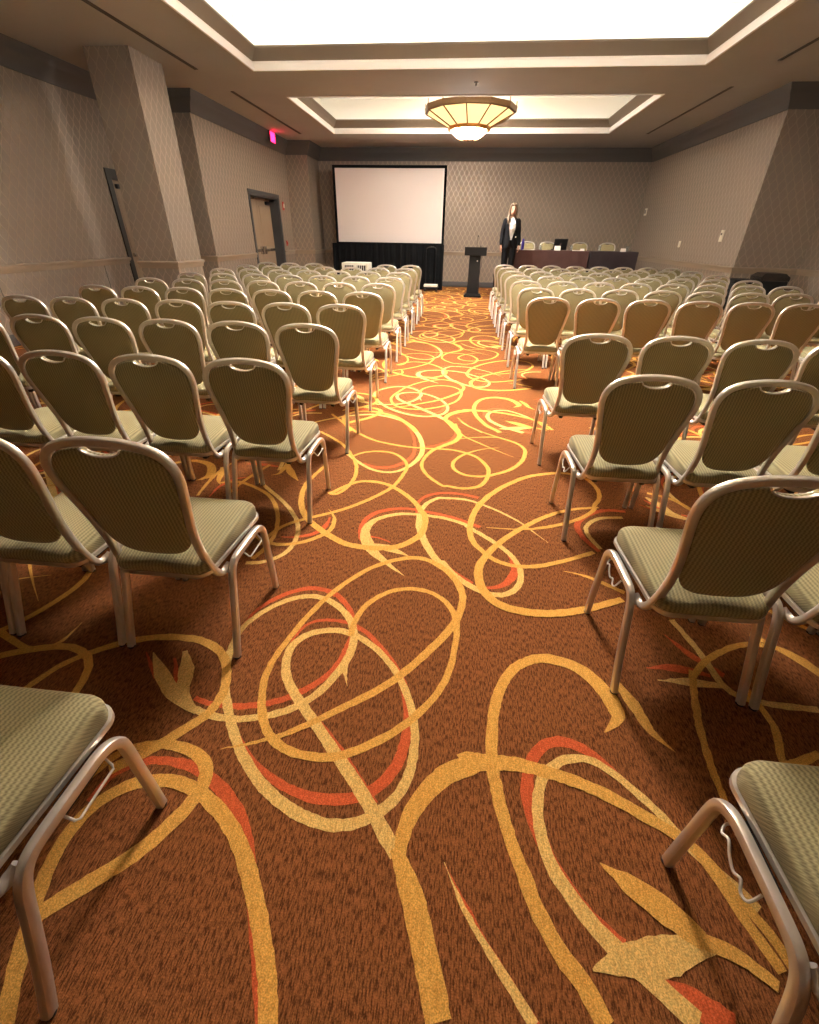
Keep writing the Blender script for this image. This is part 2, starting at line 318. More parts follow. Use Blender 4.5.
# scrollwork of the carpet: colour, widths, centre line in metres on the floor
STROKES = [
    ('o', [0.02,0.03,0.03,0.03,0.02], [(-0.861,0.939),(-0.779,0.922),(-0.656,0.931),(-0.544,0.97),(-0.441,1.052),(-0.382,1.148),(-0.365,1.259),(-0.358,1.356)]),
    ('o', [0.01,0.03,0.035,0.02], [(-0.843,1.262),(-0.813,1.393),(-0.733,1.501),(-0.619,1.566),(-0.5,1.544),(-0.409,1.46),(-0.358,1.356)]),
    ('o', [0.01,0.022,0.026,0.032,0.042,0.042,0.03,0.01], [(-0.601,1.231),(-0.575,1.323),(-0.512,1.368),(-0.398,1.369),(-0.294,1.315),(-0.197,1.212),(-0.122,1.098),(-0.088,0.976),(-0.082,0.88),(-0.105,0.777),(-0.155,0.707),(-0.226,0.668),(-0.315,0.658),(-0.412,0.671),(-0.508,0.712),(-0.586,0.764),(-0.651,0.831)]),
    ('o', [0.01,0.03,0.03], [(-0.454,0.96),(-0.35,0.865),(-0.273,0.786),(-0.185,0.691),(-0.153,0.658)]),
    ('g', [0.003,0.03,0.04,0.04,0.03,0.03,0.035,0.035,0.03,0.03,0.03,0.03], [(-0.681,0.768),(-0.574,0.805),(-0.461,0.86),(-0.321,0.961),(-0.169,1.083),(-0.035,1.249),(0.074,1.433),(0.101,1.617),(0.014,1.782),(-0.146,1.862),(-0.354,1.754),(-0.516,1.527),(-0.612,1.265),(-0.642,1.077),(-0.6,0.917),(-0.519,0.816),(-0.39,0.777),(-0.256,0.805),(-0.087,0.927),(0.039,1.117),(0.08,1.384),(0.043,1.523),(-0.04,1.6),(-0.143,1.617),(-0.241,1.584),(-0.327,1.493),(-0.363,1.381),(-0.363,1.295)]),
    ('t', [0.03,0.03,0.04,0.035,0.03,0.035,0.04,0.04,0.035,0.03,0.035,0.04,0.045,0.05], [(-0.962,0.945),(-0.829,0.894),(-0.695,0.876),(-0.567,0.904),(-0.451,0.977),(-0.373,1.108),(-0.345,1.25),(-0.382,1.379),(-0.483,1.479),(-0.593,1.512),(-0.702,1.47),(-0.793,1.369),(-0.835,1.263),(-0.82,1.118),(-0.767,0.986),(-0.686,0.858),(-0.606,0.762),(-0.509,0.679),(-0.409,0.624),(-0.31,0.595),(-0.223,0.597),(-0.143,0.636),(-0.082,0.702),(-0.053,0.811),(-0.064,0.946),(-0.121,1.089),(-0.214,1.21),(-0.326,1.292),(-0.433,1.318),(-0.536,1.286),(-0.59,1.21),(-0.575,1.095),(-0.516,1.006),(-0.414,0.905),(-0.312,0.803),(-0.231,0.723),(-0.165,0.651),(-0.11,0.585),(-0.067,0.538)]),
    ('t', [0.03,0.02,0.002], [(-0.344,1.206),(-0.35,1.131),(-0.32,1.043)]),
    ('g', [0.04,0.065,0.07,0.07,0.065], [(-0.076,0.555),(-0.016,0.446),(0.016,0.361),(0.042,0.295),(0.061,0.236)]),
    ('g', [0.02,0.06,0.075,0.07,0.055,0.045,0.045,0.04,0.035,0.03], [(-0.026,0.469),(-0.058,0.516),(-0.057,0.6),(-0.022,0.682),(0.054,0.768),(0.155,0.82),(0.109,0.816),(0.198,0.824),(0.301,0.825),(0.399,0.807),(0.506,0.778),(0.591,0.741),(0.648,0.71),(0.712,0.675),(0.758,0.635),(0.794,0.581),(0.824,0.527),(0.859,0.469),(0.881,0.399)]),
    ('o', [0.01,0.03,0.05,0.04,0.03,0.02], [(-0.323,0.195),(-0.413,0.379),(-0.47,0.498),(-0.545,0.591),(-0.643,0.663),(-0.761,0.707),(-0.879,0.708),(-0.966,0.662),(-0.996,0.573)]),
    ('g', [0.05,0.05,0.045,0.045,0.045], [(-0.301,0.197),(-0.338,0.283),(-0.398,0.381),(-0.486,0.496),(-0.572,0.573),(-0.683,0.633),(-0.789,0.655),(-0.89,0.635),(-0.962,0.577),(-0.991,0.496),(-0.981,0.402),(-0.94,0.299),(-0.899,0.212),(-0.857,0.138)]),
    ('g', [0.05,0.05,0.05,0.035,0.03], [(-0.94,0.316),(-0.857,0.39),(-0.777,0.464),(-0.714,0.557),(-0.683,0.65),(-0.709,0.718),(-0.789,0.757),(-0.891,0.76),(-0.99,0.725),(-1.044,0.635)]),
    ('g', [0.03,0.04,0.04,0.045], [(-1.496,0.898),(-1.438,1.024),(-1.316,1.127),(-1.156,1.193),(-0.98,1.198),(-0.85,1.137),(-0.776,1.007),(-0.779,0.897),(-0.84,0.813),(-0.902,0.744),(-1.002,0.658)]),
    ('o', [0.004,0.03,0.03,0.02], [(-1.158,1.115),(-1.08,1.038),(-0.961,0.948),(-0.843,0.897),(-0.773,0.886)]),
    ('t', [0.006,0.06,0.06,0.02], [(-1.13,1.118),(-1.044,1.029),(-0.933,0.939),(-0.826,0.885)]),
    ('o', [0.01,0.03,0.02], [(-1.031,1.101),(-0.949,0.987),(-0.883,0.92)]),
    ('t', [0.02,0.07,0.05,0.02], [(-1.008,1.139),(-0.949,1.04),(-0.914,0.953),(-0.826,0.885)]),
    ('g', [0.003,0.03,0.03], [(-1.525,1.232),(-1.538,1.116),(-1.63,1.075),(-1.826,1.146)]),
    ('g', [0.05,0.05,0.047,0.045,0.045,0.045,0.045,0.045,0.045,0.045,0.045,0.05,0.06,0.07,0.07,0.002], [(0.417,0.279),(0.382,0.338),(0.339,0.387),(0.3,0.451),(0.269,0.534),(0.239,0.617),(0.214,0.725),(0.201,0.837),(0.214,0.986),(0.246,1.104),(0.307,1.206),(0.404,1.265),(0.494,1.262),(0.575,1.222),(0.627,1.148),(0.651,1.082),(0.647,1.027),(0.59,0.97)]),
    ('g', [0.03,0.055,0.04,0.002], [(0.682,1.196),(0.721,1.1),(0.751,0.995),(0.812,0.918)]),
    ('o', [0.02,0.03,0.05,0.04,0.045,0.03,0.01], [(0.497,0.421),(0.432,0.466),(0.386,0.517),(0.343,0.584),(0.316,0.661),(0.303,0.748),(0.324,0.835),(0.378,0.903),(0.449,0.921),(0.519,0.896),(0.578,0.842),(0.632,0.785),(0.675,0.731)]),
    ('t', [0.05,0.05,0.045,0.04,0.035,0.03,0.03,0.035,0.035], [(0.618,0.305),(0.557,0.35),(0.49,0.396),(0.437,0.44),(0.388,0.498),(0.346,0.563),(0.327,0.65),(0.335,0.738),(0.371,0.812),(0.438,0.86),(0.513,0.869),(0.576,0.835),(0.632,0.785),(0.681,0.732),(0.723,0.67),(0.771,0.61),(0.82,0.564),(0.861,0.512)]),
    ('g', [0.03,0.035,0.03], [(0.756,0.629),(0.791,0.551),(0.819,0.473),(0.848,0.403)]),
    ('g', [0.002,0.06,0.08,0.05], [(0.478,0.581),(0.554,0.535),(0.629,0.487),(0.692,0.442)]),
    ('t', [0.004,0.04,0.07,0.085,0.085,0.06,0.03], [(0.409,0.367),(0.449,0.379),(0.499,0.391),(0.544,0.4),(0.59,0.411),(0.649,0.428),(0.72,0.445)]),
    ('g', [0.04,0.035,0.03], [(0.679,0.449),(0.754,0.428),(0.829,0.379)]),
    ('o', [0.01,0.06,0.06], [(0.536,0.362),(0.605,0.344),(0.694,0.305)]),
    ('t', [0.002,0.015,0.02,0.03], [(0.06,0.537),(0.104,0.457),(0.165,0.377),(0.215,0.32),(0.268,0.259)]),
    ('o', [0.002,0.012,0.012,0.012], [(0.063,0.532),(0.112,0.458),(0.173,0.377),(0.223,0.321),(0.276,0.26)]),
    ('o', [0.003,0.04,0.03], [(0.965,1.46),(1.029,1.36),(1.124,1.258)]),
    ('o', [0.003,0.05,0.02], [(0.827,1.271),(0.944,1.281),(1.073,1.258)]),
    ('t', [0.003,0.05,0.02], [(0.851,1.215),(0.971,1.219),(1.103,1.214)]),
    ('g', [0.03,0.03,0.025], [(1.003,1.276),(0.958,1.147),(0.922,1.015),(0.9,0.871),(0.894,0.775)]),
    ('g', [0.03,0.03,0.03], [(1.169,1.211),(1.186,1.062),(1.147,0.929),(1.28,0.974)]),
    ('t', [0.03,0.035,0.03], [(1.029,1.555),(1.072,1.377),(1.098,1.203),(1.205,1.156),(1.389,1.149)]),
    ('g', [0.03,0.03,0.03], [(0.989,1.242),(1.094,1.344),(1.263,1.436),(1.393,1.439),(1.471,1.388),(1.511,1.314)]),
    ('o', [0.01,0.03,0.04,0.03,0.03,0.03], [(-0.293,1.982),(-0.364,2.016),(-0.42,2.019),(-0.45,1.977),(-0.48,2.09),(-0.47,2.195),(-0.419,2.279),(-0.33,2.33),(-0.236,2.349),(-0.125,2.328),(-0.004,2.299),(0.113,2.248),(0.202,2.197)]),
    ('o', [0.01,0.05,0.05,0.02], [(0.303,2.033),(0.36,1.931),(0.367,1.822),(0.326,1.729),(0.27,1.68),(0.206,1.669)]),
    ('o', [0.01,0.03,0.02], [(-0.104,2.039),(-0.029,1.87),(0.054,1.776),(0.161,1.689)]),
    ('o', [0.02,0.03,0.03], [(-0.176,2.298),(-0.181,2.414),(-0.139,2.512),(-0.04,2.572),(0.088,2.575),(0.212,2.535)]),
    ('g', [0.03,0.045,0.05,0.04,0.035,0.03,0.03], [(-0.896,2.873),(-0.924,2.742),(-0.949,2.592),(-0.933,2.432),(-0.881,2.268),(-0.8,2.144),(-0.704,2.053),(-0.625,1.993),(-0.535,1.939),(-0.433,1.919),(-0.306,1.926),(-0.216,1.97),(-0.148,2.053),(-0.122,2.135),(-0.117,2.219),(-0.135,2.304),(-0.163,2.347),(-0.179,2.391),(-0.237,2.481),(-0.326,2.579),(-0.414,2.645),(-0.512,2.671),(-0.604,2.654),(-0.682,2.581),(-0.74,2.493),(-0.767,2.474),(-0.71,2.476),(-0.666,2.57),(-0.647,2.73),(-0.678,2.914),(-0.75,3.077),(-0.852,3.251),(-0.984,3.396),(-1.115,3.508)]),
    ('t', [0.003,0.08,0.04,0.03,0.035,0.035,0.035,0.04,0.045,0.05,0.05], [(-0.184,1.709),(-0.276,1.791),(-0.375,1.893),(-0.439,2.016),(-0.448,2.114),(-0.406,2.203),(-0.321,2.263),(-0.229,2.288),(-0.122,2.284),(-0.003,2.266),(0.113,2.216),(0.136,2.187),(0.222,2.108),(0.302,2.023),(0.365,1.932),(0.394,1.826),(0.386,1.739),(0.353,1.671),(0.297,1.63),(0.236,1.626),(0.174,1.652),(0.111,1.697),(0.045,1.765),(-0.014,1.857),(0.014,1.795),(-0.04,1.869),(-0.088,1.967),(-0.128,2.075),(-0.152,2.193),(-0.153,2.302)]),
    ('t', [0.02,0.07,0.003], [(-0.408,1.955),(-0.307,1.931),(-0.173,1.869)]),
    ('g', [0.03,0.03,0.035,0.03,0.03,0.025], [(-0.997,1.864),(-0.965,1.981),(-0.934,2.054),(-0.865,2.125),(-0.767,2.192),(-0.75,2.202),(-0.647,2.272),(-0.546,2.367),(-0.453,2.479),(-0.369,2.609),(-0.323,2.773),(-0.306,2.932),(-0.35,3.061),(-0.444,3.155),(-0.554,3.17),(-0.656,3.137),(-0.732,3.061)]),
    ('o', [0.01,0.045,0.03], [(-0.41,3.797),(-0.31,3.491),(-0.279,3.178),(-0.323,3.019),(-0.412,2.917),(-0.523,2.893),(-0.641,2.946)]),
    ('t', [0.02,0.035,0.045,0.045,0.03,0.03], [(-1.321,3.307),(-1.261,3.65),(-1.065,3.854),(-0.869,3.962),(-0.689,3.988),(-0.474,3.888),(-0.37,3.754),(-0.273,3.539),(-0.221,3.299),(-0.228,3.112),(-0.286,2.951),(-0.36,2.854),(-0.441,2.824),(-0.544,2.851),(-0.646,2.935),(-0.784,3.09)]),
    ('o', [0.01,0.05,0.04,0.02], [(0.018,3.762),(0.043,3.606),(0.001,3.459),(-0.107,3.354),(-0.213,3.3)]),
    ('g', [0.03,0.03,0.03,0.03,0.035,0.035,0.03,0.03,0.05,0.055], [(-1.127,3.951),(-1.018,3.809),(-0.916,3.676),(-0.778,3.512),(-0.622,3.384),(-0.451,3.315),(-0.289,3.282),(-0.134,3.28),(0.021,3.275),(0.143,3.217),(0.222,3.139),(0.282,2.978),(0.268,2.822),(0.211,2.699),(0.105,2.652),(0.0,2.672),(-0.045,2.68),(-0.147,2.812),(-0.201,2.962),(-0.184,3.118),(-0.132,3.254),(-0.044,3.363),(0.033,3.455),(0.072,3.588),(0.027,3.74)]),
    ('g', [0.01,0.025,0.035,0.035,0.03,0.03,0.003], [(0.048,4.016),(0.171,3.784),(0.319,3.645),(0.444,3.554),(0.547,3.465),(0.588,3.334),(0.545,3.148),(0.459,3.002),(0.355,2.909),(0.242,2.848),(0.132,2.849),(0.049,2.915),(0.025,3.026),(0.075,3.154),(0.165,3.257),(0.274,3.329),(0.407,3.375)]),
    ('g', [0.01,0.02,0.02], [(0.071,3.515),(0.234,3.567),(0.397,3.582),(0.534,3.492)]),
    ('g', [0.02,0.02,0.002], [(0.033,3.861),(0.087,3.612),(0.231,3.442),(0.365,3.311),(0.489,3.2)]),
    ('g', [0.03,0.035,0.035,0.04,0.045,0.04,0.04,0.035,0.03,0.03,0.003], [(0.806,2.026),(0.74,1.988),(0.626,1.927),(0.494,1.87),(0.381,1.854),(0.282,1.884),(0.216,1.952),(0.159,2.047),(0.143,2.176),(0.171,2.349),(0.222,2.489),(0.191,2.415),(0.27,2.573),(0.396,2.738),(0.543,2.873),(0.688,2.945),(0.83,2.973),(0.953,2.913),(1.0,2.776),(0.986,2.641),(0.929,2.534),(0.915,2.484),(0.826,2.383),(0.692,2.293),(0.543,2.227),(0.414,2.199),(0.235,2.195)]),
    ('g', [0.02,0.035,0.04,0.05,0.055,0.05,0.04], [(0.949,2.515),(0.777,2.466),(0.63,2.383),(0.512,2.282),(0.385,2.151),(0.291,2.032),(0.221,1.914),(0.183,1.8),(0.191,1.683),(0.234,1.595),(0.301,1.545),(0.398,1.525),(0.495,1.529),(0.596,1.552),(0.703,1.593),(0.849,1.662)]),
    ('t', [0.003,0.02,0.03,0.035], [(0.572,2.088),(0.511,2.178),(0.424,2.295),(0.3,2.405),(0.166,2.488),(0.081,2.51),(-0.045,2.506),(-0.062,2.499),(-0.126,2.421),(-0.159,2.3)]),
    ('g', [0.003,0.03,0.03], [(0.611,1.843),(0.703,1.82),(0.787,1.772),(0.874,1.711)]),
    ('o', [0.03,0.04,0.04,0.03], [(0.838,2.039),(0.779,2.167),(0.777,2.304),(0.875,2.427),(0.995,2.487),(1.113,2.483)]),
    ('t', [0.03,0.03,0.03,0.03], [(0.849,2.061),(0.811,2.204),(0.833,2.299),(0.929,2.384),(1.078,2.41)]),
    ('g', [0.003,0.04,0.03], [(-1.231,2.671),(-1.182,2.708),(-1.179,2.874)]),
    ('g', [0.02,0.07,0.002], [(-1.178,2.874),(-1.117,2.747),(-1.016,2.612)]),
    ('o', [0.01,0.04,0.03,0.01], [(-0.686,2.191),(-0.69,2.085),(-0.737,2.009),(-0.815,1.971),(-0.899,1.956)]),
    ('g', [0.002,0.03,0.035,0.03,0.03,0.02], [(-0.719,2.282),(-0.658,2.184),(-0.649,2.06),(-0.705,1.975),(-0.776,1.919),(-0.854,1.891),(-0.931,1.891),(-1.025,1.935),(-1.096,2.024)]),
    ('t', [0.03,0.03,0.03,0.03], [(-1.345,2.656),(-1.201,2.503),(-1.079,2.388),(-0.958,2.258),(-0.862,2.115),(-0.818,1.98),(-0.819,1.851),(-0.857,1.778),(-0.921,1.729),(-1.007,1.71)]),
    ('g', [0.03,0.03,0.03], [(-1.532,2.515),(-1.409,2.545),(-1.242,2.471),(-1.107,2.359),(-1.005,2.184),(-0.95,2.002),(-0.949,1.853),(-0.981,1.746)]),
    ('g', [0.02,0.03,0.02], [(-1.587,2.334),(-1.61,2.562),(-1.593,2.762),(-1.53,2.922)]),
    ('o', [0.01,0.03,0.01], [(-1.508,2.332),(-1.507,2.463),(-1.453,2.582),(-1.36,2.624)]),
]
P_COVE0, P_COVE1, P_COVE2 = 0.30, 1.1, 0.05
P_B0, P_B1 = 5, 20
EXPO = 2.25
# ------------------------------------------------------------ the room
HC = 3.57                     # soffit height
XN, XF = 6.28, 5.12           # half widths, near and far part of the room
YS, YB, YR = 10.27, 16.5, -5.0
PX = -4.5; PY = 15.33         # pilaster in the far corner beside the screen
D1 = (9.2, 10.12, 2.23)       # door in the near wall (y0, y1, top)
D2 = (12.45, 14.35, 2.22)

# floor: base slab and the woven scrollwork of the carpet
bm = bmesh.new()
box(bm, -XN-.2, XN+.2, YR-.2, YB+.2, -.1, 0)
def widths(w, n):
    out = []
    for i in range(n):
        t = i/(n-1)*(len(w)-1); k = min(int(t), len(w)-2); out.append(w[k]*(1-(t-k)) + w[k+1]*(t-k))
    return out
def ribbon(bm, pts, w, z, mi, dx, dy, fine):
    P = spline([(x, y, 0) for x, y in pts], 8 if fine else 5)
    Q = [P[0]]
    for p in P[1:]:                                  # even spacing
        if (p-Q[-1]).length > (.012 if fine else .035): Q.append(p)
    P = Q
    if len(P) < 3: return
    W = widths(w, len(P)); prev = None; z0 = z
    for i, p in enumerate(P):
        T = P[min(i+1, len(P)-1)] - P[max(i-1, 0)]
        if T.length < 1e-6: continue
        n = V((-T.y, T.x, 0)).normalized(); z = z0 + .00035*i/len(P)
        j = .0022 if fine else 0
        a = bm.verts.new((p.x+dx+n.x*(W[i]*.43+random.uniform(-j, j)), p.y+dy+n.y*(W[i]*.43+random.uniform(-j, j)), z))
        b = bm.verts.new((p.x+dx-n.x*(W[i]*.43+random.uniform(-j, j)), p.y+dy-n.y*(W[i]*.43+random.uniform(-j, j)), z))
        if prev:
            f = bm.faces.new((prev[0], prev[1], b, a)); f.material_index = mi
        prev = (a, b)
order = {'o': 1, 't': 2, 'g': 3}
ss = sorted(STROKES, key=lambda s: order[s[0]])
copies = [(0, j) for j in range(-1, 5)] + [(i, j) for i in (-2, -1, 1, 2) for j in range(-1, 5)]
PYR, PXR = 3.42, 2.3
for ci, (i, j) in enumerate(copies):
    dx = i*PXR; dy = j*PYR + (1.55 if i % 2 else 0)
    for k, (c, w, pts) in enumerate(ss):
        xs = [p[0] for p in pts]; ys = [p[1] for p in pts]
        if min(ys)+dy > YB or max(ys)+dy < -1 or min(xs)+dx > XN or max(xs)+dx < -XN: continue
        runs = [[]]
        for x, y in pts:
            ok = abs(x+dx) < XN and y+dy < YB-.02 and (i == 0 or abs(x+dx) > 1.2) and (j >= 0 or i or y+dy < .18)
            if ok: runs[-1].append((x, y))
            elif runs[-1]: runs.append([])
        pp = max(runs, key=len)
        if len(pp) < 3: continue
        ribbon(bm, pp, w, .0006 + .00004*k + .000012*(j % 2) + (0 if i == 0 else .000025), order[c], dx, dy, i == 0 and j in (0, 1))
for f in bm.faces:
    if f.normal.z < 0 and f.material_index: f.normal_flip()
me = bpy.data.meshes.new('floor'); bm.to_mesh(me); bm.free()
for k in (M_brown, M_orange, M_tan, M_gold): me.materials.append(k)
fl = bpy.data.objects.new('floor', me); C.objects.link(fl); fl['kind'] = 'structure'

def wall(name, boxes):
    bm = bmesh.new()
    for b in boxes: box(bm, *b)
    return struct(name, bm, M_paper)
T = .35
wall('wall_back', [(PX, XF, YB, YB+T, 0, HC+1)])
wall('wall_pilaster', [(-XF-T, PX, PY, YB+T, 0, HC+1)])
wall('wall_left_far', [(-XN-T, -XF, YS, D2[0], 0, HC+1), (-XN-T, -XF, D2[1], PY, 0, HC+1), (-XN-T, -XF, D2[0], D2[1], D2[2], HC+1)])
wall('wall_left_near', [(-XN-T, -XN, YR, D1[0], 0, HC+1), (-XN-T, -XN, D1[1], YS, 0, HC+1), (-XN-T, -XN, D1[0], D1[1], D1[2], HC+1)])
wall('wall_right_far', [(XF, XN+T, YS, YB+T, 0, HC+1)])
wall('wall_right_near', [(XN, XN+T, YR, YS, 0, HC+1)])
wall('wall_rear', [(-XN-T, XN+T, YR-T, YR, 0, HC+1)])

OUT = [(-XN, YR), (XN, YR), (XN, YS), (XF, YS), (XF, YB), (PX, YB), (PX, PY), (-XF, PY), (-XF, YS), (-XN, YS)]
def moulding(bm, path, prof, closed=True):
    """prof = [(inward offset, z)], open polyline; interior lies left of the path"""
    n = len(path); rings = []
    for i in range(n):
        p = V((*path[i], 0))
        if closed: a = V((*path[i-1], 0)); b = V((*path[(i+1) % n], 0))
        else: a = V((*path[max(i-1, 0)], 0)); b = V((*path[min(i+1, n-1)], 0))
        d1 = (p-a); d2 = (b-p)
        if d1.length < 1e-6: d1 = d2
        if d2.length < 1e-6: d2 = d1
        d1.normalize(); d2.normalize()
        n1 = V((-d1.y, d1.x, 0)); n2 = V((-d2.y, d2.x, 0))
        mit = n1+n2; mit = mit/(mit.dot(n1)) if mit.length > 1e-6 else n1
        rings.append([V((p.x+mit.x*o, p.y+mit.y*o, z)) for o, z in prof])
    R = [[bm.verts.new(q) for q in r] for r in rings]; m = len(prof)
    for i in range(n if closed else n-1):
        a, b = R[i], R[(i+1) % n]
        for j in range(m): bm.faces.new((a[j], a[(j+1) % m], b[(j+1) % m], b[j]))
    if not closed: bm.faces.new(R[0]); bm.faces.new(R[-1][::-1])
RAIL = [(-.01, .90), (.012, .90), (.02, .915), (.018, .94), (.034, .965), (.042, .985), (.036, 1.0), (.02, 1.008), (-.01, 1.008)]
CORN = [(-.01, 3.27), (.025, 3.27), (.03, 3.30), (.045, 3.34), (.075, 3.40), (.11, 3.44), (.125, 3.47), (.13, 3.50), (.16, 3.53), (.17, HC+.004), (-.01, HC+.004)]
BASE = [(-.01, 0.0035), (.018, .0035), (.018, .13), (.01, .155), (-.01, .155)]
bm = bmesh.new(); moulding(bm, OUT, CORN); struct('trim_1', bm, M_cornice, smooth=True)
def along(prof, name, m):
    bm = bmesh.new()
    moulding(bm, [(-XN, D1[0]-.09), (-XN, YR), (XN, YR), (XN, YS), (XF, YS), (XF, YB), (PX, YB), (PX, PY), (-XF, PY), (-XF, D2[1]+.09)], prof, False)
    moulding(bm, [(-XF, D2[0]-.09), (-XF, YS), (-XN, YS), (-XN, D1[1]+.09)], prof, False)
    return struct(name, bm, m, smooth=True)
along(RAIL, 'trim_2', M_rail)
along(BASE, 'baseboard_main', M_dkbase)
# panel joints in the wainscot of the near side wall
bm = bmesh.new()
for y in (8.38, 6.2, 4.0): box(bm, -XN, -XN+.004, y-.006, y+.006, .16, .90)
struct('trim_3', bm, M_slot)

# free-standing square column
bm = bmesh.new(); box(bm, -5.38, -4.72, 8.05, 8.86, 0, HC+.01)
col = struct('column', bm, M_paper); col['label'] = 'square wallpapered column near the side wall'; col['category'] = 'column'
ring = [(-5.38, 8.05), (-5.38, 8.86), (-4.72, 8.86), (-4.72, 8.05)]
bm = bmesh.new(); moulding(bm, ring, RAIL); struct('column_rail', bm, M_rail, parent=col, smooth=True)
bm = bmesh.new(); moulding(bm, ring, BASE); struct('column_baseboard', bm, M_dkbase, parent=col, smooth=True)

# ceiling with tray recesses
TR = [(-3.44, 3.27, 10.75, 14.25), (-3.44, 3.27, 2.0, 9.2), (-3.44, 3.27, -4.4, .45)]   # x0,x1,y0,y1 openings
bm = bmesh.new()
x0, x1 = TR[0][:2]
box(bm, -XN-T, x0, YR-T, YB+T, HC, HC+.10); box(bm, x1, XN+T, YR-T, YB+T, HC, HC+.10)
for a, b in ((14.25, YB+T), (9.2, 10.75), (.45, 2.0), (YR-T, -4.4)): box(bm, x0, x1, a, b, HC, HC+.10)
struct('ceiling', bm, M_ceil)
bm = bmesh.new(); box(bm, -XN-T, XN+T, YR-T, YB+T, 4.28, 4.4)        # lid above the trays
struct('ceiling_upper', bm, M_tray)
for q, (x0, x1, y0, y1) in enumerate(TR):
    path = [(x0, y0), (x1, y0), (x1, y1), (x0, y1)]
    bm = bmesh.new(); moulding(bm, path, [(0, HC-.012), (.03, HC-.012), (.03, HC+.07), (.012, HC+.10), (0, HC+.10)][::1])
    struct('trim_%d' % (4+3*q), bm, M_white, smooth=False)
    bm = bmesh.new(); moulding(bm, path, [(-.02, HC+.10), (.012, HC+.10), (.03, HC+.13), (.09, HC+.20), (.11, HC+.225), (.11, HC+.25), (-.02, HC+.25)])
    struct('trim_%d' % (5+3*q), bm, M_band, smooth=True)
    # walls of the lamp cove behind the moulding
    bm = bmesh.new(); moulding(bm, path, [(-.40, HC+.10), (-.36, HC+.10), (-.36, 4.28), (-.40, 4.28)])
    moulding(bm, path, [(-.36, HC+.10), (-.02, HC+.10), (-.02, HC+.12), (-.36, HC+.12)])
    struct('trim_%d' % (6+3*q), bm, M_tray)

# long slot diffusers in the soffit
for q, (x, a, b) in enumerate(((-4.30, 6.3, 9.1), (-4.30, 10.35, 14.3), (4.18, 6.3, 9.05), (4.18, 10.35, 14.35))):
    bm = bmesh.new(); box(bm, x-.022, x+.022, a, b, HC-.006, HC+.001); box(bm, x-.03, x-.022, a, b, HC-.01, HC+.001)
    o = obj('air_slot', bm, M_slot, smooth=False)
    tag(o, ['thin ceiling air slot beside the square column', 'thin ceiling air slot running past the exit sign',
            'thin ceiling air slot over the outer chairs in front of the wall jog', 'thin ceiling air slot along the wall with the switch plates'][q], 'air vent', 'slot diffusers in the ceiling')

# doors
def door_frame(name, X, d, depth, leaves, w=.085, m=None):
    y0, y1, top = d
    bm = bmesh.new()
    # casing on the wall face
    box(bm, X-.005, X+.022, y0-w, y0, 0.004, top+w, .004); box(bm, X-.005, X+.022, y1, y1+w, 0.004, top+w, .004)
    box(bm, X-.005, X+.022, y0, y1, top, top+w, .004)
    # deep lining
    box(bm, X-depth, X, y0, y0+.02, 0.004, top); box(bm, X-depth, X, y1-.02, y1, 0.004, top); box(bm, X-depth, X, y0+.02, y1-.02, top-.03, top)
    r = struct(name, bm, m or M_doorframe, smooth=False)
    n = leaves; a, b = y0+.02, y1-.02; L = (b-a)/n
    for k in range(n):
        bm = bmesh.new(); p, q = a+L*k+.004, a+L*(k+1)-.004
        box(bm, X-depth, X-depth+.045, p, q, .012, top-.034, .003)
        for zz in ((.2, .85), (1.15, top-.2)):         # raised fields
            box(bm, X-depth+.045, X-depth+.053, p+.12, q-.12, *zz, .004)
        lf = obj('door_leaf', bm, M_door, r, smooth=False)
        bm = bmesh.new()
        box(bm, X-depth+.05, X-depth+.10, p+.10, q-.10, 1.0, 1.06, .01)
        hk = p+.06 if k else q-.14
        box(bm, X-depth+.045, X-depth+.11, hk, hk+.08, .94, 1.12, .01)
        obj('push_bar', bm, M_steel, lf)
        bm = bmesh.new(); c0 = p+.12 if k == 0 else q-.37
        box(bm, X-depth+.045, X-depth+.10, c0, c0+.25, top-.16, top-.09, .008)
        sweep(bm, [(X-depth+.1, c0+.12, top-.10), (X-depth+.2, c0+.3, top-.07), (X-depth+.13, c0+.5 if k == 0 else c0-.1, top-.05)], rrect(.02, .01, .003, 1))
        obj('door_closer', bm, M_blackm, lf)
    return r
door_frame('door_1', -XN, D1, .10, 1, .12, M_darkframe)
door_frame('door_2', -XF, D2, .28, 2)

# small things on walls
def plate(name, label, cat, X, y, z, w, h, kind, face=-1):
    bm = bmesh.new(); d = .018
    xa, xb = (X-d, X+.003) if face < 0 else (X-.003, X+d)
    box(bm, xa, xb, y-w/2, y+w/2, z-h/2, z+h/2, .004)
    o = tag(obj(name, bm, M_plate if kind != 'red' else M_red), label, cat)
    bm = bmesh.new(); xs = (xa-.012, xa) if face < 0 else (xb, xb+.02)
    if kind == 'thermo':
        lathe(bm, [(.018, 0), (.018, .012)], 12); b2 = bm; 
        for v in b2.verts: v.co = V((xa-.001-v.co.z, y+v.co.x, z+.03+v.co.y))
        obj('dial', b2, M_darkhole, o)
    elif kind == 'switch':
        box(bm, *xs, y-.008, y+.008, z-.02, z+.02, .002); obj('toggle', bm, M_white2, o)
    elif kind == 'sign':
        box(bm, xa-.003, xa, y-w*.3, y-w*.05, z-h*.25, z+h*.3); box(bm, xa-.003, xa, y+w*.1, y+w*.3, z-h*.25, z+h*.3)
        obj('printed_symbol', bm, M_doorframe, o)
    elif kind == 'red':
        box(bm, *xs, y-w*.25, y+w*.25, z-h*.2, z+h*.25, .004); obj('lens' if h > .14 else 'pull_lever', bm, M_plate if h > .14 else M_red, o)
    return o
plate('wall_sign', 'small white sign high on the wall by the far corner', 'sign', XF, 16.05, 2.09, .16, .17, 'sign')
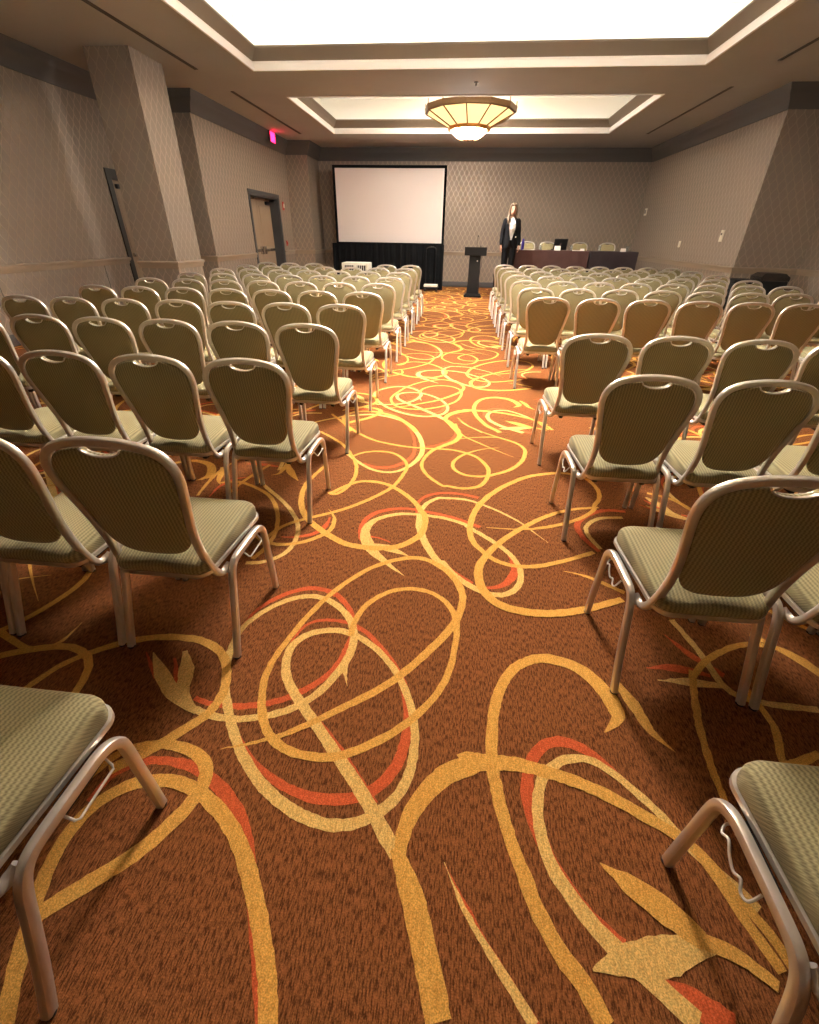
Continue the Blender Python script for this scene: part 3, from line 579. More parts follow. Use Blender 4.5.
plate('light_switch', 'small ivory switch plate, the lower and farther of two on side wall', 'switch', XF, 13.06, 1.34, .09, .13, 'switch')
plate('thermostat', 'tall ivory wall plate with dark dot near the wall corner', 'thermostat', XF, 11.11, 1.51, .12, .20, 'thermo')
plate('fire_alarm', 'red fire alarm strobe high beside the double door', 'alarm', -XF, 14.72, 2.07, .11, .20, 'red', 1)
plate('fire_pull_station', 'red fire pull station just above the chair rail', 'alarm', -XF, 14.70, 1.18, .09, .13, 'red', 1)
# exit sign hung from the soffit, parallel to the side wall
t = thing('exit_sign', 'glowing red exit sign under the ceiling above the double door', 'sign', (-4.93, 13.92, 3.33))
bm = bmesh.new(); box(bm, -.02, .02, -.165, .165, 0, .235, .006); obj('housing', bm, M_doorframe, t)
bm = bmesh.new(); box(bm, .0201, .024, -.152, .152, .015, .22); obj('lit_face', bm, M_exitface, t)
bm = bmesh.new(); box(bm, -.01, .01, -.02, .02, .235, HC-3.33); obj('hanger', bm, M_doorframe, t)
bm = bmesh.new()
def glyph(bm, ch, y0, z0, w, h, s, X0, X1):
    def bar(a, b):
        d = V(b)-V(a); n = V((-d.y, d.x)).normalized()*s/2
        q = [V(a)+n, V(b)+n, V(b)-n, V(a)-n]
        vs = [bm.verts.new((x, y0+c.x*1, z0+c.y)) for x in (X0, X1) for c in q]
        for f in ((0, 1, 2, 3), (7, 6, 5, 4), (0, 4, 5, 1), (1, 5, 6, 2), (2, 6, 7, 3), (3, 7, 4, 0)): bm.faces.new([vs[k] for k in f])
    if ch == 'E': [bar(*q) for q in (((0, 0), (0, h)), ((0, 0), (w, 0)), ((0, h/2), (w*.85, h/2)), ((0, h), (w, h)))]
    if ch == 'X': [bar(*q) for q in (((0, 0), (w, h)), ((0, h), (w, 0)))]
    if ch == 'I': bar((w/2, 0), (w/2, h))
    if ch == 'T': [bar(*q) for q in (((w/2, 0), (w/2, h)), ((0, h), (w, h)))]
for k, ch in enumerate('EXIT'): glyph(bm, ch, -.135+.073*k, .045, .045, .14, .016, .0245, .027)
for v in bm.verts: v.co.y = v.co.y        # reads left to right for someone inside the room
obj('lettering', bm, M_exit, t)
# sprinkler between the trays
bm = bmesh.new(); lathe(bm, [(.04, 0), (.04, -.006), (.012, -.01), (.012, -.04), (.022, -.045), (.022, -.048)], 12, (.02, 9.95, HC+.001))
tag(obj('sprinkler', bm, M_dkmetal), 'small sprinkler head on the flat ceiling between the two trays', 'sprinkler')

# chandeliers
def chandelier(y, label, bowl):
    t = thing('chandelier', label, 'chandelier', (-.06, y, 3.20))
    n = 12; a0 = math.radians(-95-15+15)
    bm = bmesh.new(); lathe(bm, [(.93, .42), (.96, .43), (.97, .52), (.93, .53), (.91, .52), (.91, .42), (.93, .42)], n, a0=a0, cap=False); obj('rim', bm, M_bronze, t, smooth=False)
    bm = bmesh.new(); lathe(bm, [(.925, .43), (.41, .19)], n, a0=a0, cap=False); obj('glass_shade', bm, M_glow, t, smooth=False)
    bm = bmesh.new(); lathe(bm, [(.40, .14), (.45, .145), (.455, .205), (.40, .21)], n, a0=a0, cap=False); obj('collar', bm, M_brass, t, smooth=False)
    bm = bmesh.new(); lathe(bm, [(.385, .16), (.31, .085), (.20, .02), (.02, .0)], n, a0=a0); obj('glass_bowl', bm, bowl, t, smooth=False)
    bm = bmesh.new()
    for k in range(n):
        a = a0+2*PI*k/n; c, s = math.cos(a), math.sin(a)
        sweep(bm, [(.935*c, .935*s, .43), (.43*c, .43*s, .192)], circ(.015, 5))
        sweep(bm, spline([(.405*c, .405*s, .16), (.317*c, .317*s, .077), (.205*c, .205*s, .012), (.03*c, .03*s, -.008)], 3), circ(.014, 5))
    obj('ribs', bm, M_bronze, t)
    bm = bmesh.new()
    for k in range(n):
        a = a0+2*PI*k/n; c, s = math.cos(a), math.sin(a)
        sweep(bm, [(.95*c, .95*s, .51), (.95*c, .95*s, .60)], circ(.010, 6), (1, 0, 0))
    obj('finials', bm, M_bronze, t)
    bm = bmesh.new()
    lathe(bm, [(.02, -.03), (.035, -.015), (.03, .0), (.012, .01), (.012, .98), (.09, 1.0), (.11, 1.08)], 10)
    for k in range(0, n, 3):
        a = a0+2*PI*k/n; c, s = math.cos(a), math.sin(a)
        sweep(bm, [(.93*c, .93*s, .50), (.012*c, .012*s, .80)], circ(.008, 5))
    obj('stem', bm, M_bronze, t)
    return t
ch0 = chandelier(12.5, 'round bronze chandelier with lit cream glass in far ceiling tray', M_glow2); ch0['group'] = 'chandeliers in the ceiling trays'
# ------------------------------------------------------------ banquet chair
def back_y(z): # lean of the back
    pts = [(.34, .10), (.40, .072), (.46, .05), (.55, .03), (.68, .005), (.80, -.018), (.92, -.035)]
    for (a, ya), (b, yb) in zip(pts, pts[1:]):
        if z <= b: return ya + (yb-ya)*(z-a)/(b-a)
    return pts[-1][1]
def make_chair(label, group):
    t = thing('banquet_chair', label, 'chair', group=group)
    # back frame: one tube, from the seat joint up and over
    half = [(-.203, .135, .362), (-.197, .115, .352), (-.188, .088, .352), (-.177, .072, .375), (-.168, .055, .43), (-.164, .038, .51),
            (-.172, .020, .60), (-.187, .004, .68), (-.2, -.010, .745), (-.2065, -.019, .79), (-.202, -.026, .832), (-.181, -.030, .867),
            (-.145, -.033, .890), (-.09, -.035, .904), (-.03, -.036, .910)]
    path = half + [(-x, y, z) for x, y, z in half[::-1]]
    pp = spline(path, 3)
    bm = bmesh.new(); sweep(bm, pp, rrect(.024, .026, .006, 2), (0, 1, .25)); obj('back_frame', bm, M_alu, t)
    # padded back
    def outline(n=72):
        z0, z1 = .452, .905; out = []
        R = [(.457, .050), (.4605, .072), (.469, .095), (.484, .117), (.507, .136), (.54, .149), (.60, .158), (.68, .173), (.745, .186), (.79, .192), (.828, .187), (.853, .171), (.869, .150), (.880, .12), (.8865, .09)]
        zz = spline([(w, 0, z) for z, w in R], 4)
        right = [(p.x, p.z) for p in zz]
        top = []
        for k in range(1, 18):
            x = .09 - .18*k/18
            notch = .024*math.sqrt(max(0, 1-(x/.058)**2)) if abs(x) < .058 else 0
            top.append((x, .8865+.006*(1-(x/.09)**2) - notch))
        bot = [(-.050+.10*k/8, .457-.003*math.sin(PI*k/8)) for k in range(1, 8)]
        return right + top + [(-x, z) for x, z in right[::-1]] + bot
    O = outline(); cz = .68
    bm = bmesh.new()
    def ringpts(s, off):
        out = []
        for x, z in O:
            xx, z2 = x*s, cz+(z-cz)*s
            out.append(V((xx, back_y(z2)+off, z2)))
        return out
    rings = []
    for s, off in ((.02, .022), (.35, .0215), (.65, .019), (.85, .015), (.95, .0115), (.985, .008), (1, .002), (1, -.004), (.985, -.009), (.95, -.0115), (.85, -.014), (.65, -.0165), (.35, -.0185), (.02, -.019)):
        rings.append(ringpts(s, off))
    loft(bm, rings); obj('backrest', bm, M_fabric, t)
    # crescent of the hand hold
    bm = bmesh.new()
    cr = [(.062*math.cos(a), .8905-.026*math.sin(a)) for a in [PI*k/14 for k in range(15)]]
    sweep(bm, [(x, back_y(z)-.004, z) for x, z in cr], rrect(.026, .005, .002, 1), (0, 1, 0)); obj('hand_hold', bm, M_alu, t)
    # seat cushion
    def sq(hw, y0, y1, z, r, n=9, dome=0, taper=.0):
        out = []; cy = (y0+y1)/2; hd = (y1-y0)/2
        for sx, sy, q0 in ((1, 1, 0), (-1, 1, 1), (-1, -1, 2), (1, -1, 3)):
            for k in range(n):
                a = PI/2*(q0+k/(n-1))
                px = sx*(hw-r)+r*math.cos(a); py = sy*(hd-r)+r*math.sin(a)
                px *= 1+taper*(py/hd)
                out.append(V((px, cy+py, z)))
        return out
    bm = bmesh.new(); rings = []
    for ins, z in ((.012, .392), (.002, .396), (0, .405), (0, .432), (.004, .445), (.013, .455), (.03, .4605), (.07, .464), (.12, .466), (.17, .467)):
        r = max(.055-ins*.25, .006)
        rg = sq(.188-ins, -.0+.012+ins, .462-ins, z, min(r, .183-ins), taper=.065)
        for p in rg:
            if p.y > .40: p.z -= (p.y-.40)*.10
            if p.y < .13: p.z -= (.13-p.y)*.20*max(0, (p.z-.40)/.06)
        rings.append(rg)
    loft(bm, rings); obj('seat', bm, M_fabric, t)
    bm = bmesh.new()
    loft(bm, [sq(.184, .02, .458, .372, .05, taper=.065), sq(.192, .016, .468, .378, .055, taper=.065), sq(.192, .016, .468, .392, .055, taper=.065), sq(.178, .026, .455, .394, .05, taper=.065)])
    obj('seat_frame', bm, M_alu, t)
    bm = bmesh.new()
    box(bm, -.17, .17, .07, .42, .360, .372, .003)
    for x in (-.12, .12): box(bm, x-.012, x+.012, .06, .43, .342, .362, .003)
    obj('underseat_pan', bm, M_dkmetal, t)
    prof = rrect(.024, .028, .007, 2)
    for s in (-1, 1):
        rear = spline([(.223*s, .0, .006), (.223*s, .04, .12), (.220*s, .08, .24), (.218*s, .105, .315), (.217*s, .124, .350), (.216*s, .150, .368), (.216*s, .19, .373), (.216*s, .27, .372)], 4)
        front = spline([(.216*s, .27, .372), (.216*s, .34, .370), (.217*s, .375, .362), (.218*s, .400, .342), (.220*s, .410, .31), (.222*s, .413, .20), (.225*s, .415, .10), (.225*s, .418, .006)], 4)
        for k, pth in enumerate((rear, front)):
            bm = bmesh.new(); sweep(bm, pth, prof, (1, 0, 0)); lg = obj('leg', bm, M_alu, t)
            bm = bmesh.new(); e = pth[0] if k == 0 else pth[-1]
            lathe(bm, [(.012, .0005), (.014, .002), (.014, .007), (.011, .009)], 10, (e.x, e.y, 0)); obj('foot_glide', bm, M_rubber, lg)
        # coupling wire under the rail
        bm = bmesh.new()
        if s < 0:
            w = [(-.212, .36, .350), (-.222, .365, .335), (-.232, .352, .325), (-.230, .335, .335), (-.235, .31, .322), (-.236, .285, .312), (-.231, .27, .318), (-.236, .25, .306), (-.231, .235, .312), (-.212, .24, .335)]
            sweep(bm, spline(w, 4), circ(.0032, 6), (0, 0, 1))
        else:
            w = [(.21, .36, .348), (.230, .355, .325), (.234, .35, .318), (.234, .24, .318), (.230, .232, .325), (.21, .23, .348)]
            sweep(bm, w, circ(.0032, 6), (0, 0, 1))
        obj('coupling_wire', bm, M_wire, t)
    for xa in (-.205, .193):
        bm = bmesh.new(); box(bm, xa, xa+.012, .235, .36, .325, .372, .003); obj('coupling_bracket', bm, M_dkmetal, t)
    return t

ORD = ['nearest', 'second', 'third', 'fourth', 'fifth', 'sixth', 'seventh', 'eighth', 'ninth', 'tenth', 'eleventh', 'twelfth']
SEAT = ['on the aisle', 'second from aisle', 'third from aisle', 'fourth from aisle', 'fifth from aisle', 'sixth from aisle', 'seventh from aisle', 'eighth from aisle']
def chair_label(side, n, k):
    blk = 'block facing the screen' if side < 0 else 'block facing the long table'
    q = n-1 if side > 0 and n > 4 else n
    rk = ORD[q] + ' row' if q else 'cropped nearest row'
    return 'olive banquet chair in %s, %s, %s' % (blk, rk, SEAT[k])
proto = None
jit = random.Random(3)
spots = []
# (side, row range, seat columns) as the photograph shows them
for n in range(0, 11):
    for k in range(7):
        spots.append((-1, n, k, -1.010-.484*k, .150+.982*n))
for n in range(0, 12):
    for k in range(8):
        spots.append((1, n, k, .888+.487*k, .155+.978*n))
SKIP = lambda s, n, k: (n == 0 and k > 0) or (n == 1 and k > 2) or (n == 2 and k > (4 if s < 0 else 3)) or (n == 3 and k > (6 if s < 0 else 4)) \
    or (n == 5 and s > 0 and k > 6)
for s, n, k, x, y in spots:
    if SKIP(s, n, k) or (s > 0 and n == 4) or (s < 0 and n == 10 and k in (2, 3)): continue
    lab = chair_label(s, n, k)
    if n == 0: x += .012 if s < 0 else -.006; y += .02
    x += jit.uniform(-.003, .003); y += jit.uniform(-.012, .012) + .012*k*(1 if s > 0 else -.6)*(0 if n < 4 else 1); rz = math.radians(jit.uniform(-.15, .15))
    grp = 'banquet chairs in rows'
    if proto is None:
        proto = make_chair(lab, grp); proto.location = (x, y, 0); proto.scale = (1, 1, 1.012); proto.rotation_euler = (0, 0, rz)
    else: dup(proto, (x, y, 0), rz, lab, grp)

# ------------------------------------------------------------ front of the room
RZ = .40
bm = bmesh.new(); box(bm, 1.0, XF-.03, 12.9, YB-.03, .32, RZ, .004)
t = thing('stage_riser', 'low dark carpeted riser carrying the long table', 'stage', (0, 0, 0))
obj('deck', bm, M_wood, t)
bm = bmesh.new(); box(bm, 1.02, XF-.04, 12.92, 12.94, 0.004, .32); box(bm, 1.02, 1.04, 12.94, YB-.04, 0.004, .32); obj('skirt', bm, M_black, t)

def skirted(name, x0, x1, y0, y1, m, lab_t, lab_c):
    t = thing(name, lab_t, 'table', ((x0+x1)/2, (y0+y1)/2, RZ))
    hx, hy = (x1-x0)/2-.012, (y1-y0)/2-.012
    bm = bmesh.new(); box(bm, -hx, hx, -hy, hy, .72, .745, .004); obj('tabletop', bm, M_blackp, t)
    for sx in (-1, 1):
        for sy in (-1, 1):
            bm = bmesh.new(); sweep(bm, [(sx*(hx-.12), sy*(hy-.08), .002), (sx*(hx-.12), sy*(hy-.08), .72)], circ(.014, 8), (1, 0, 0)); obj('leg', bm, M_blackm, t)
    bm = bmesh.new()                     # cloth: top plus gently folded drop
    n = 0; per = []
    L = [(x0, y0), (x1, y0), (x1, y1), (x0, y1)]
    for i in range(4):
        a, b = V((*L[i], 0)), V((*L[(i+1) % 4], 0)); m_ = max(int((b-a).length/.035), 4)
        for j in range(m_): per.append(a+(b-a)*(j/m_))
    c = V(((x0+x1)/2, (y0+y1)/2, 0)); rings = []
    for q, z in enumerate((RZ+.752, RZ+.748, RZ+.735, RZ+.5, RZ+.25, RZ+.012)):
        rg = []
        for j, p in enumerate(per):
            out = (p-c); ox = (1 if p.x > c.x+hx*.98 else -1 if p.x < c.x-hx*.98 else 0); oy = (1 if p.y > c.y+hy*.9 else -1 if p.y < c.y-hy*.9 else 0)
            amp = [0, .001, .002, .004, .006, .008][q]
            w = amp*math.sin(j*.9)+amp*.6*math.sin(j*2.3+1)
            corner = .012*(q/5) if ox and oy else 0
            ins = .006 if q == 0 else 0
            rg.append(V((p.x+ox*(w+corner-ins), p.y+oy*(w+corner-ins), z)))
        rings.append(rg)
    loft(bm, rings, cap=False)
    R = [v for v in bm.verts][:len(per)]; bm.faces.new(R[::-1])
    tag(obj('tablecloth', bm, m), lab_c, 'tablecloth')
skirted('head_table', 1.31, 3.12, 13.35, 14.05, M_maroon, 'long table under the maroon cloth on the riser', 'maroon cloth over the table section nearer the lectern')
skirted('head_table', 3.175, 4.32, 13.35, 14.05, M_plum, 'table under the darker plum cloth near the wall corner', 'dark plum cloth over the table section nearer the wall corner')

for x, lab in ((1.73, 'banquet chair behind the long table, closest to the standing person'), (2.28, 'banquet chair behind the long table, partly hidden by the laptop'),
               (3.15, 'banquet chair behind the long table, just past the laptop'), (3.88, 'banquet chair behind the plum cloth, last towards the corner')):
    dup(proto, (x, 14.62, RZ), PI+math.radians(jit.uniform(-5, 5)), lab, 'chairs behind the long table')

ZT = RZ+.753
# laptop with its lid towards the room
t = thing('laptop', 'open black laptop on the long table, lid facing the seats', 'laptop', (2.47, 13.80, ZT), math.radians(4))
bm = bmesh.new(); box(bm, -.17, .17, -.01, .22, .0, .018, .004); obj('keyboard_base', bm, M_blackp, t)
bm = bmesh.new(); box(bm, -.17, .17, -.006, .004, 0, .235, .004)
for v in bm.verts: v.co.y -= v.co.z*.22; v.co.z += .018
obj('lid', bm, M_blackp, t)
bm = bmesh.new(); box(bm, -.02, .02, -.0075, -.006, .10, .13)
for v in bm.verts: v.co.y -= v.co.z*.22; v.co.z += .018
obj('lid_emblem', bm, M_steel, t)
# bottle
t = thing('water_bottle', 'violet water bottle standing on the maroon table corner', 'bottle', (1.48, 13.44, ZT))
bm = bmesh.new(); lathe(bm, [(.034, 0), (.038, .006), (.038, .15), (.034, .175), (.02, .195), (.02, .205)], 16); obj('bottle_body', bm, M_purple, t)
bm = bmesh.new(); lathe(bm, [(.023, .2), (.024, .205), (.024, .235), (.018, .24)], 14); obj('cap', bm, M_purple, t)
def paper(x, y, w, d, rz, lab):
    bm = bmesh.new(); box(bm, -w/2, w/2, -d/2, d/2, 0, .006)
    box(bm, -w/2+.005, w/2+.004, -d/2-.003, d/2-.004, .006, .011)
    o = tag(obj('paper_stack', bm, M_paperw), lab, 'papers', 'papers on the long table'); o.location = (x, y, ZT); o.rotation_euler = (0, 0, rz)
paper(1.62, 13.5, .30, .22, .1, 'white papers beside the violet bottle')
paper(2.85, 13.52, .22, .2, -.2, 'white papers on the maroon cloth past the laptop')
def tent(x, y, w, h, lab):
    bm = bmesh.new()
    for s in (-1, 1):
        vs = [bm.verts.new(q) for q in ((-w/2, s*.04, 0), (w/2, s*.04, 0), (w/2, s*.002, h), (-w/2, s*.002, h))]
        v2 = [bm.verts.new((v.co.x, v.co.y-s*.003, v.co.z)) for v in vs]
        bm.faces.new(vs); bm.faces.new(v2[::-1])
        for i in range(4): bm.faces.new((vs[i], v2[i], v2[(i+1) % 4], vs[(i+1) % 4]))
    o = tag(obj('name_card', bm, M_paperw), lab, 'card', 'folded white cards on the long table'); o.location = (x, y, ZT)
tent(2.36, 13.50, .15, .10, 'folded white card in front of the laptop')
tent(2.98, 13.5, .10, .05, 'small folded white card on the table before the third chair')
tent(3.98, 13.5, .12, .07, 'folded white card on the plum cloth near its far end')
def tumbler(x, y, lab):
    bm = bmesh.new(); lathe(bm, [(.028, 0), (.030, .002), (.034, .12), (.032, .12), (.028, .006), (.0, .006)], 16, cap=False)
    bm.faces.new([v for v in bm.verts][:16][::-1])
    o = tag(obj('drinking_glass', bm, M_glass), lab, 'glass', 'drinking glasses on the long table'); o.location = (x, y, ZT)
tumbler(1.95, 13.55, 'clear drinking glass between the papers and the laptop')
tumbler(2.72, 13.60, 'clear drinking glass beside the laptop')
tumbler(3.42, 13.58, 'clear drinking glass near the start of the plum cloth')
tumbler(4.1, 13.6, 'clear drinking glass near the end of the plum cloth')

# lectern
t = thing('lectern', 'black column lectern with a wide reading desk at the aisle end', 'lectern', (.315, 13.82, 0))
bm = bmesh.new(); box(bm, -.235, .235, -.22, .22, .004, .06, .012); box(bm, -.21, .21, -.19, .19, .06, .085, .01); obj('base', bm, M_blackp, t)
bm = bmesh.new(); loft(bm, [[V((sx*w, sy*d, z)) for sx, sy in ((1, 1), (-1, 1), (-1, -1), (1, -1))] for w, d, z in ((.165, .13, .08), (.15, .12, .5), (.150, .12, 1.0))]); obj('column', bm, M_blackp, t, smooth=False)
bm = bmesh.new()
loft(bm, [[V((-.285, -.2, 1.0)), V((.285, -.2, 1.0)), V((.285, .2, .98)), V((-.285, .2, .98))], [V((-.285, -.22, 1.17)), V((.285, -.22, 1.17)), V((.285, .22, 1.10)), V((-.285, .22, 1.10))]])
obj('reading_desk', bm, M_blackp, t, smooth=False)
bm = bmesh.new(); box(bm, -.285, .285, -.225, -.205, 1.165, 1.19, .004); obj('paper_ledge', bm, M_blackp, t)
for sx, hh in ((.03, .30), (.12, .07)):
    bm = bmesh.new(); sweep(bm, spline([(sx, .05, 1.13), (sx, .05, 1.13+hh*.5), (sx+.005, .06, 1.13+hh*.85), (sx+.01, .10, 1.13+hh)], 4), circ(.005, 6), (1, 0, 0))
    mk = obj('microphone', bm, M_blackm, t)
    bm = bmesh.new(); limb(bm, [(sx+.01, .10, 1.13+hh, .014), (sx+.012, .125, 1.14+hh, .015)], 8); obj('microphone_head', bm, M_black, mk)
bm = bmesh.new(); sweep(bm, spline([(.17, -.15, 1.0), (.175, -.17, .8), (.15, -.16, .6), (.13, -.15, .35), (.15, -.2, .09)], 5), circ(.006, 6), (1, 0, 0)); obj('cable', bm, M_blackm, t)
bm = bmesh.new(); box(bm, .05, .075, -.131, -.119, .86, .885, .003); obj('power_light', bm, M_white2, t)

# projection screen
SY = 15.62
t = thing('projection_screen', 'large framed projection screen on legs before the back wall', 'screen', (-2.24, SY, 0))
bm = bmesh.new(); box(bm, -1.57, 1.57, .0, .012, 1.22, 3.03); obj('screen_surface', bm, M_screen, t)
bm = bmesh.new()
for q in ((-1.63, -1.56, 1.16, 3.09), (1.56, 1.63, 1.16, 3.09), (-1.56, 1.56, 3.02, 3.09), (-1.56, 1.56, 1.16, 1.23)): box(bm, q[0], q[1], -.012, .03, q[2], q[3], .004)
obj('screen_frame', bm, M_black, t)
for sx in (-1.3, 1.3):
    bm = bmesh.new(); box(bm, sx-.025, sx+.025, .03, .07, .003, 1.6, .004); box(bm, sx-.025, sx+.025, -.25, .45, .003, .045, .004); obj('leg', bm, M_alu, t)
def drape(name, x0, x1, y, z0, z1, m, label, cat):
    bm = bmesh.new(); n = int((x1-x0)/.02); rows = []
    for q in range(9):
        z = z0+(z1-z0)*q/8; row = []
        for i in range(n+1):
            x = x0+(x1-x0)*i/n; a = .018*(1-.6*q/8)
            row.append(V((x, y+a*math.sin(x*34+.6*math.sin(x*5))+a*.5*math.sin(x*71), z)))
        rows.append(row)
    fr = [[bm.verts.new(p) for p in r] for r in rows]; bk = [[bm.verts.new(p+V((0, .006, 0))) for p in r] for r in rows]
    for q in range(8):
        for i in range(n):
            bm.faces.new((fr[q][i], fr[q][i+1], fr[q+1][i+1], fr[q+1][i])); bm.faces.new((bk[q][i], bk[q+1][i], bk[q+1][i+1], bk[q][i+1]))
    for i in range(n): bm.faces.new((fr[8][i], fr[8][i+1], bk[8][i+1], bk[8][i])); bm.faces.new((fr[0][i+1], fr[0][i], bk[0][i], bk[0][i+1]))
    for q in range(8): bm.faces.new((fr[q][0], fr[q+1][0], bk[q+1][0], bk[q][0])); bm.faces.new((fr[q+1][n], fr[q][n], bk[q][n], bk[q+1][n]))
    return tag(obj(name, bm, m), label, cat)
drape('screen_skirt', -3.93, -.58, SY-.30, .006, 1.20, M_black, 'black drape hanging below the projection screen to the floor', 'drape')

# folded hand cart beside the screen
t = thing('equipment_cart', 'folded black hand cart with silver platform beside the screen drape', 'cart', (-.86, 15.0, 0))
bm = bmesh.new(); sweep(bm, spline([(-.22, .1, .12), (-.22, .1, .6), (-.22, .1, 1.05), (-.19, .1, 1.12), (-.1, .1, 1.14), (.0, .1, 1.14), (.05, .1, 1.10), (.06, .1, 1.0), (.06, .1, .6), (.06, .1, .12)], 4), circ(.013, 8), (0, 1, 0)); obj('handle', bm, M_blackm, t)
bm = bmesh.new(); box(bm, -.27, .17, -.25, .14, .09, .13, .008); obj('platform', bm, M_blackp, t)
bm = bmesh.new(); box(bm, -.25, .15, -.23, .08, .131, .19, .01); obj('silver_cover', bm, M_white2, t)
for wx in (-.22, .12):
    for wy in (-.2, .1):
        bm = bmesh.new(); lathe(bm, [(.01, -.015), (.04, -.014), (.042, 0), (.04, .014), (.01, .015)], 12)
        for v in bm.verts: v.co = V((wx+v.co.z, wy+v.co.y, .045+v.co.x))
        obj('wheel', bm, M_rubber, t)

# projector on its cart
t = thing('projector_cart', 'dark cart behind the last seats carrying the white projector', 'cart', (-2.09, 9.98, 0))
bm = bmesh.new(); box(bm, -.29, .29, -.24, .24, .74, .765, .004); obj('top_shelf', bm, M_blackp, t)
bm = bmesh.new(); box(bm, -.27, .27, -.22, .22, .2, .22, .004); obj('lower_shelf', bm, M_blackp, t)
for sx in (-.26, .26):
    for sy in (-.2, .2):
        bm = bmesh.new(); sweep(bm, [(sx, sy, .003), (sx, sy, .74)], circ(.014, 8), (1, 0, 0)); obj('leg', bm, M_blackm, t)
t = thing('projector', 'white projector with two vent grilles behind the last chair row', 'projector', (-2.09, 9.98, .767))
bm = bmesh.new(); box(bm, -.265, .265, -.20, .20, .02, .195, .025); obj('housing', bm, M_white2, t)
for a, b in ((-.21, -.02), (.04, .22)):
    bm = bmesh.new(); box(bm, a, b, -.203, -.199, .06, .15, .001); g = obj('vent_grille', bm, M_dkmetal, t)
    bm = bmesh.new()
    for k in range(5): box(bm, a+.01+(b-a-.02)*k/4-.004, a+.01+(b-a-.02)*k/4+.004, -.207, -.2025, .06, .15)
    obj('grille_bars', bm, M_white2, g)
bm = bmesh.new(); lathe(bm, [(.05, 0), (.05, .03), (.035, .03)], 16)
for v in bm.verts: v.co = V((.1+v.co.x, .198+v.co.z, .11+v.co.y))
obj('lens', bm, M_blackm, t)
for sx in (-.22, .22):
    bm = bmesh.new(); box(bm, sx-.02, sx+.02, -.16, .16, 0, .022, .003); obj('foot', bm, M_rubber, t)

# dark cases standing by the wall jog
t = thing('equipment_case', 'tall black equipment case with shiny lid against the wall jog', 'case', (5.47, 9.62, 0), math.radians(-8))
bm = bmesh.new(); box(bm, -.215, .215, -.24, .24, .07, .84, .02); obj('case_body', bm, M_blackp, t)
bm = bmesh.new(); loft(bm, [[V((sx*w, sy*d, z)) for sx, sy in ((1, 1), (-1, 1), (-1, -1), (1, -1))] for w, d, z in ((.22, .245, .84), (.22, .245, .90), (.16, .18, .955), (.12, .15, .96))]); obj('lid', bm, mat('glossy_black_lid', (44, 38, 34), .22, spec=.8), t, smooth=False)
bm = bmesh.new(); sweep(bm, spline([(-.1, -.245, .6), (-.1, -.275, .62), (.1, -.275, .62), (.1, -.245, .6)], 3), circ(.01, 6)); obj('handle', bm, M_steel, t)
for wx in (-.16, .16):
    for wy in (-.18, .18):
        bm = bmesh.new(); lathe(bm, [(.01, -.014), (.033, -.013), (.035, 0), (.033, .013), (.01, .014)], 12)
        for v in bm.verts: v.co = V((wx+v.co.z, wy+v.co.y, .037+v.co.x))
        obj('wheel', bm, M_rubber, t)
t = thing('storage_trunk', 'low flat black trunk between the outer chairs and wall jog', 'trunk', (4.83+.28, 9.72, 0))
bm = bmesh.new(); box(bm, -.27, .12, -.22, .22, .004, .78, .015); obj('trunk_body', bm, M_blackp, t)
bm = bmesh.new(); box(bm, -.275, .125, -.225, .225, .781, .84, .012); obj('lid', bm, M_blackp, t)
bm = bmesh.new(); box(bm, -.12, -.04, -.235, -.226, .74, .82, .003); obj('latch', bm, M_steel, t)

# ------------------------------------------------------------ standing person
pt = thing('person', 'standing woman in black trouser suit and white blouse beside the table', 'person', (1.12, 13.12, RZ+.007), math.radians(4)); pt.scale = (.97, .97, .975)
def hand(bm, wr, d, out, palm, s=1.0):
    """wrist point, direction of the fingers, thumb side, palm side"""
    wr, d, out, palm = V(wr), V(d).normalized(), V(out).normalized(), V(palm).normalized()
    limb(bm, [(*(wr-d*.02), .021), (*(wr+d*.03), .026), (*(wr+d*.065), .028), (*(wr+d*.085), .024)], 10, (1, .62), side=out)
    for k, (o, L) in enumerate(((.026, .068), (.009, .078), (-.009, .072), (-.026, .058))):
        b = wr+d*.08+out*o
        c = b+d*L*.42+palm*.006; e = c+d*L*.32+palm*.013; f = e+d*L*.22+palm*.016
        limb(bm, [(*b, .0095), (*c, .0085), (*e, .008), (*f, .007)], 8, side=out)
    b = wr+d*.02+out*.024
    limb(bm, [(*b, .013), (*(b+d*.03+out*.018+palm*.006), .011), (*(b+d*.058+out*.024+palm*.012), .0095), (*(b+d*.078+out*.022+palm*.018), .008)], 8, side=palm)
bm = bmesh.new()
# faces -Y. torso, neck, head, limbs as overlapping volumes fused by one remesh
def ell(bm, rings, n=20):
    loft(bm, [[V((cx+rx*math.cos(2*PI*k/n), cy+ry*math.sin(2*PI*k/n), z)) for k in range(n)] for cx, cy, rx, ry, z in rings])
ell(bm, [(0, .01, .10, .07, .82), (0, .01, .155, .105, .88), (0, .0, .15, .10, .97), (0, -.0, .118, .085, 1.08), (0, -.005, .13, .10, 1.22), (0, 0, .145, .10, 1.32), (0, .01, .15, .075, 1.40), (0, .015, .09, .055, 1.44), (0, .012, .052, .05, 1.47)])
limb(bm, [(0, .015, 1.42, .052), (0, .005, 1.50, .047), (0, -.002, 1.56, .05)], 12)
ell(bm, [(0, -.04, .02, .025, 1.502), (0, -.035, .042, .05, 1.512), (0, -.022, .058, .075, 1.54), (0, -.008, .068, .09, 1.58), (0, 0, .074, .096, 1.63), (0, .006, .074, .098, 1.67), (0, .008, .062, .085, 1.71), (0, .008, .035, .05, 1.735), (0, .008, .008, .01, 1.742)])
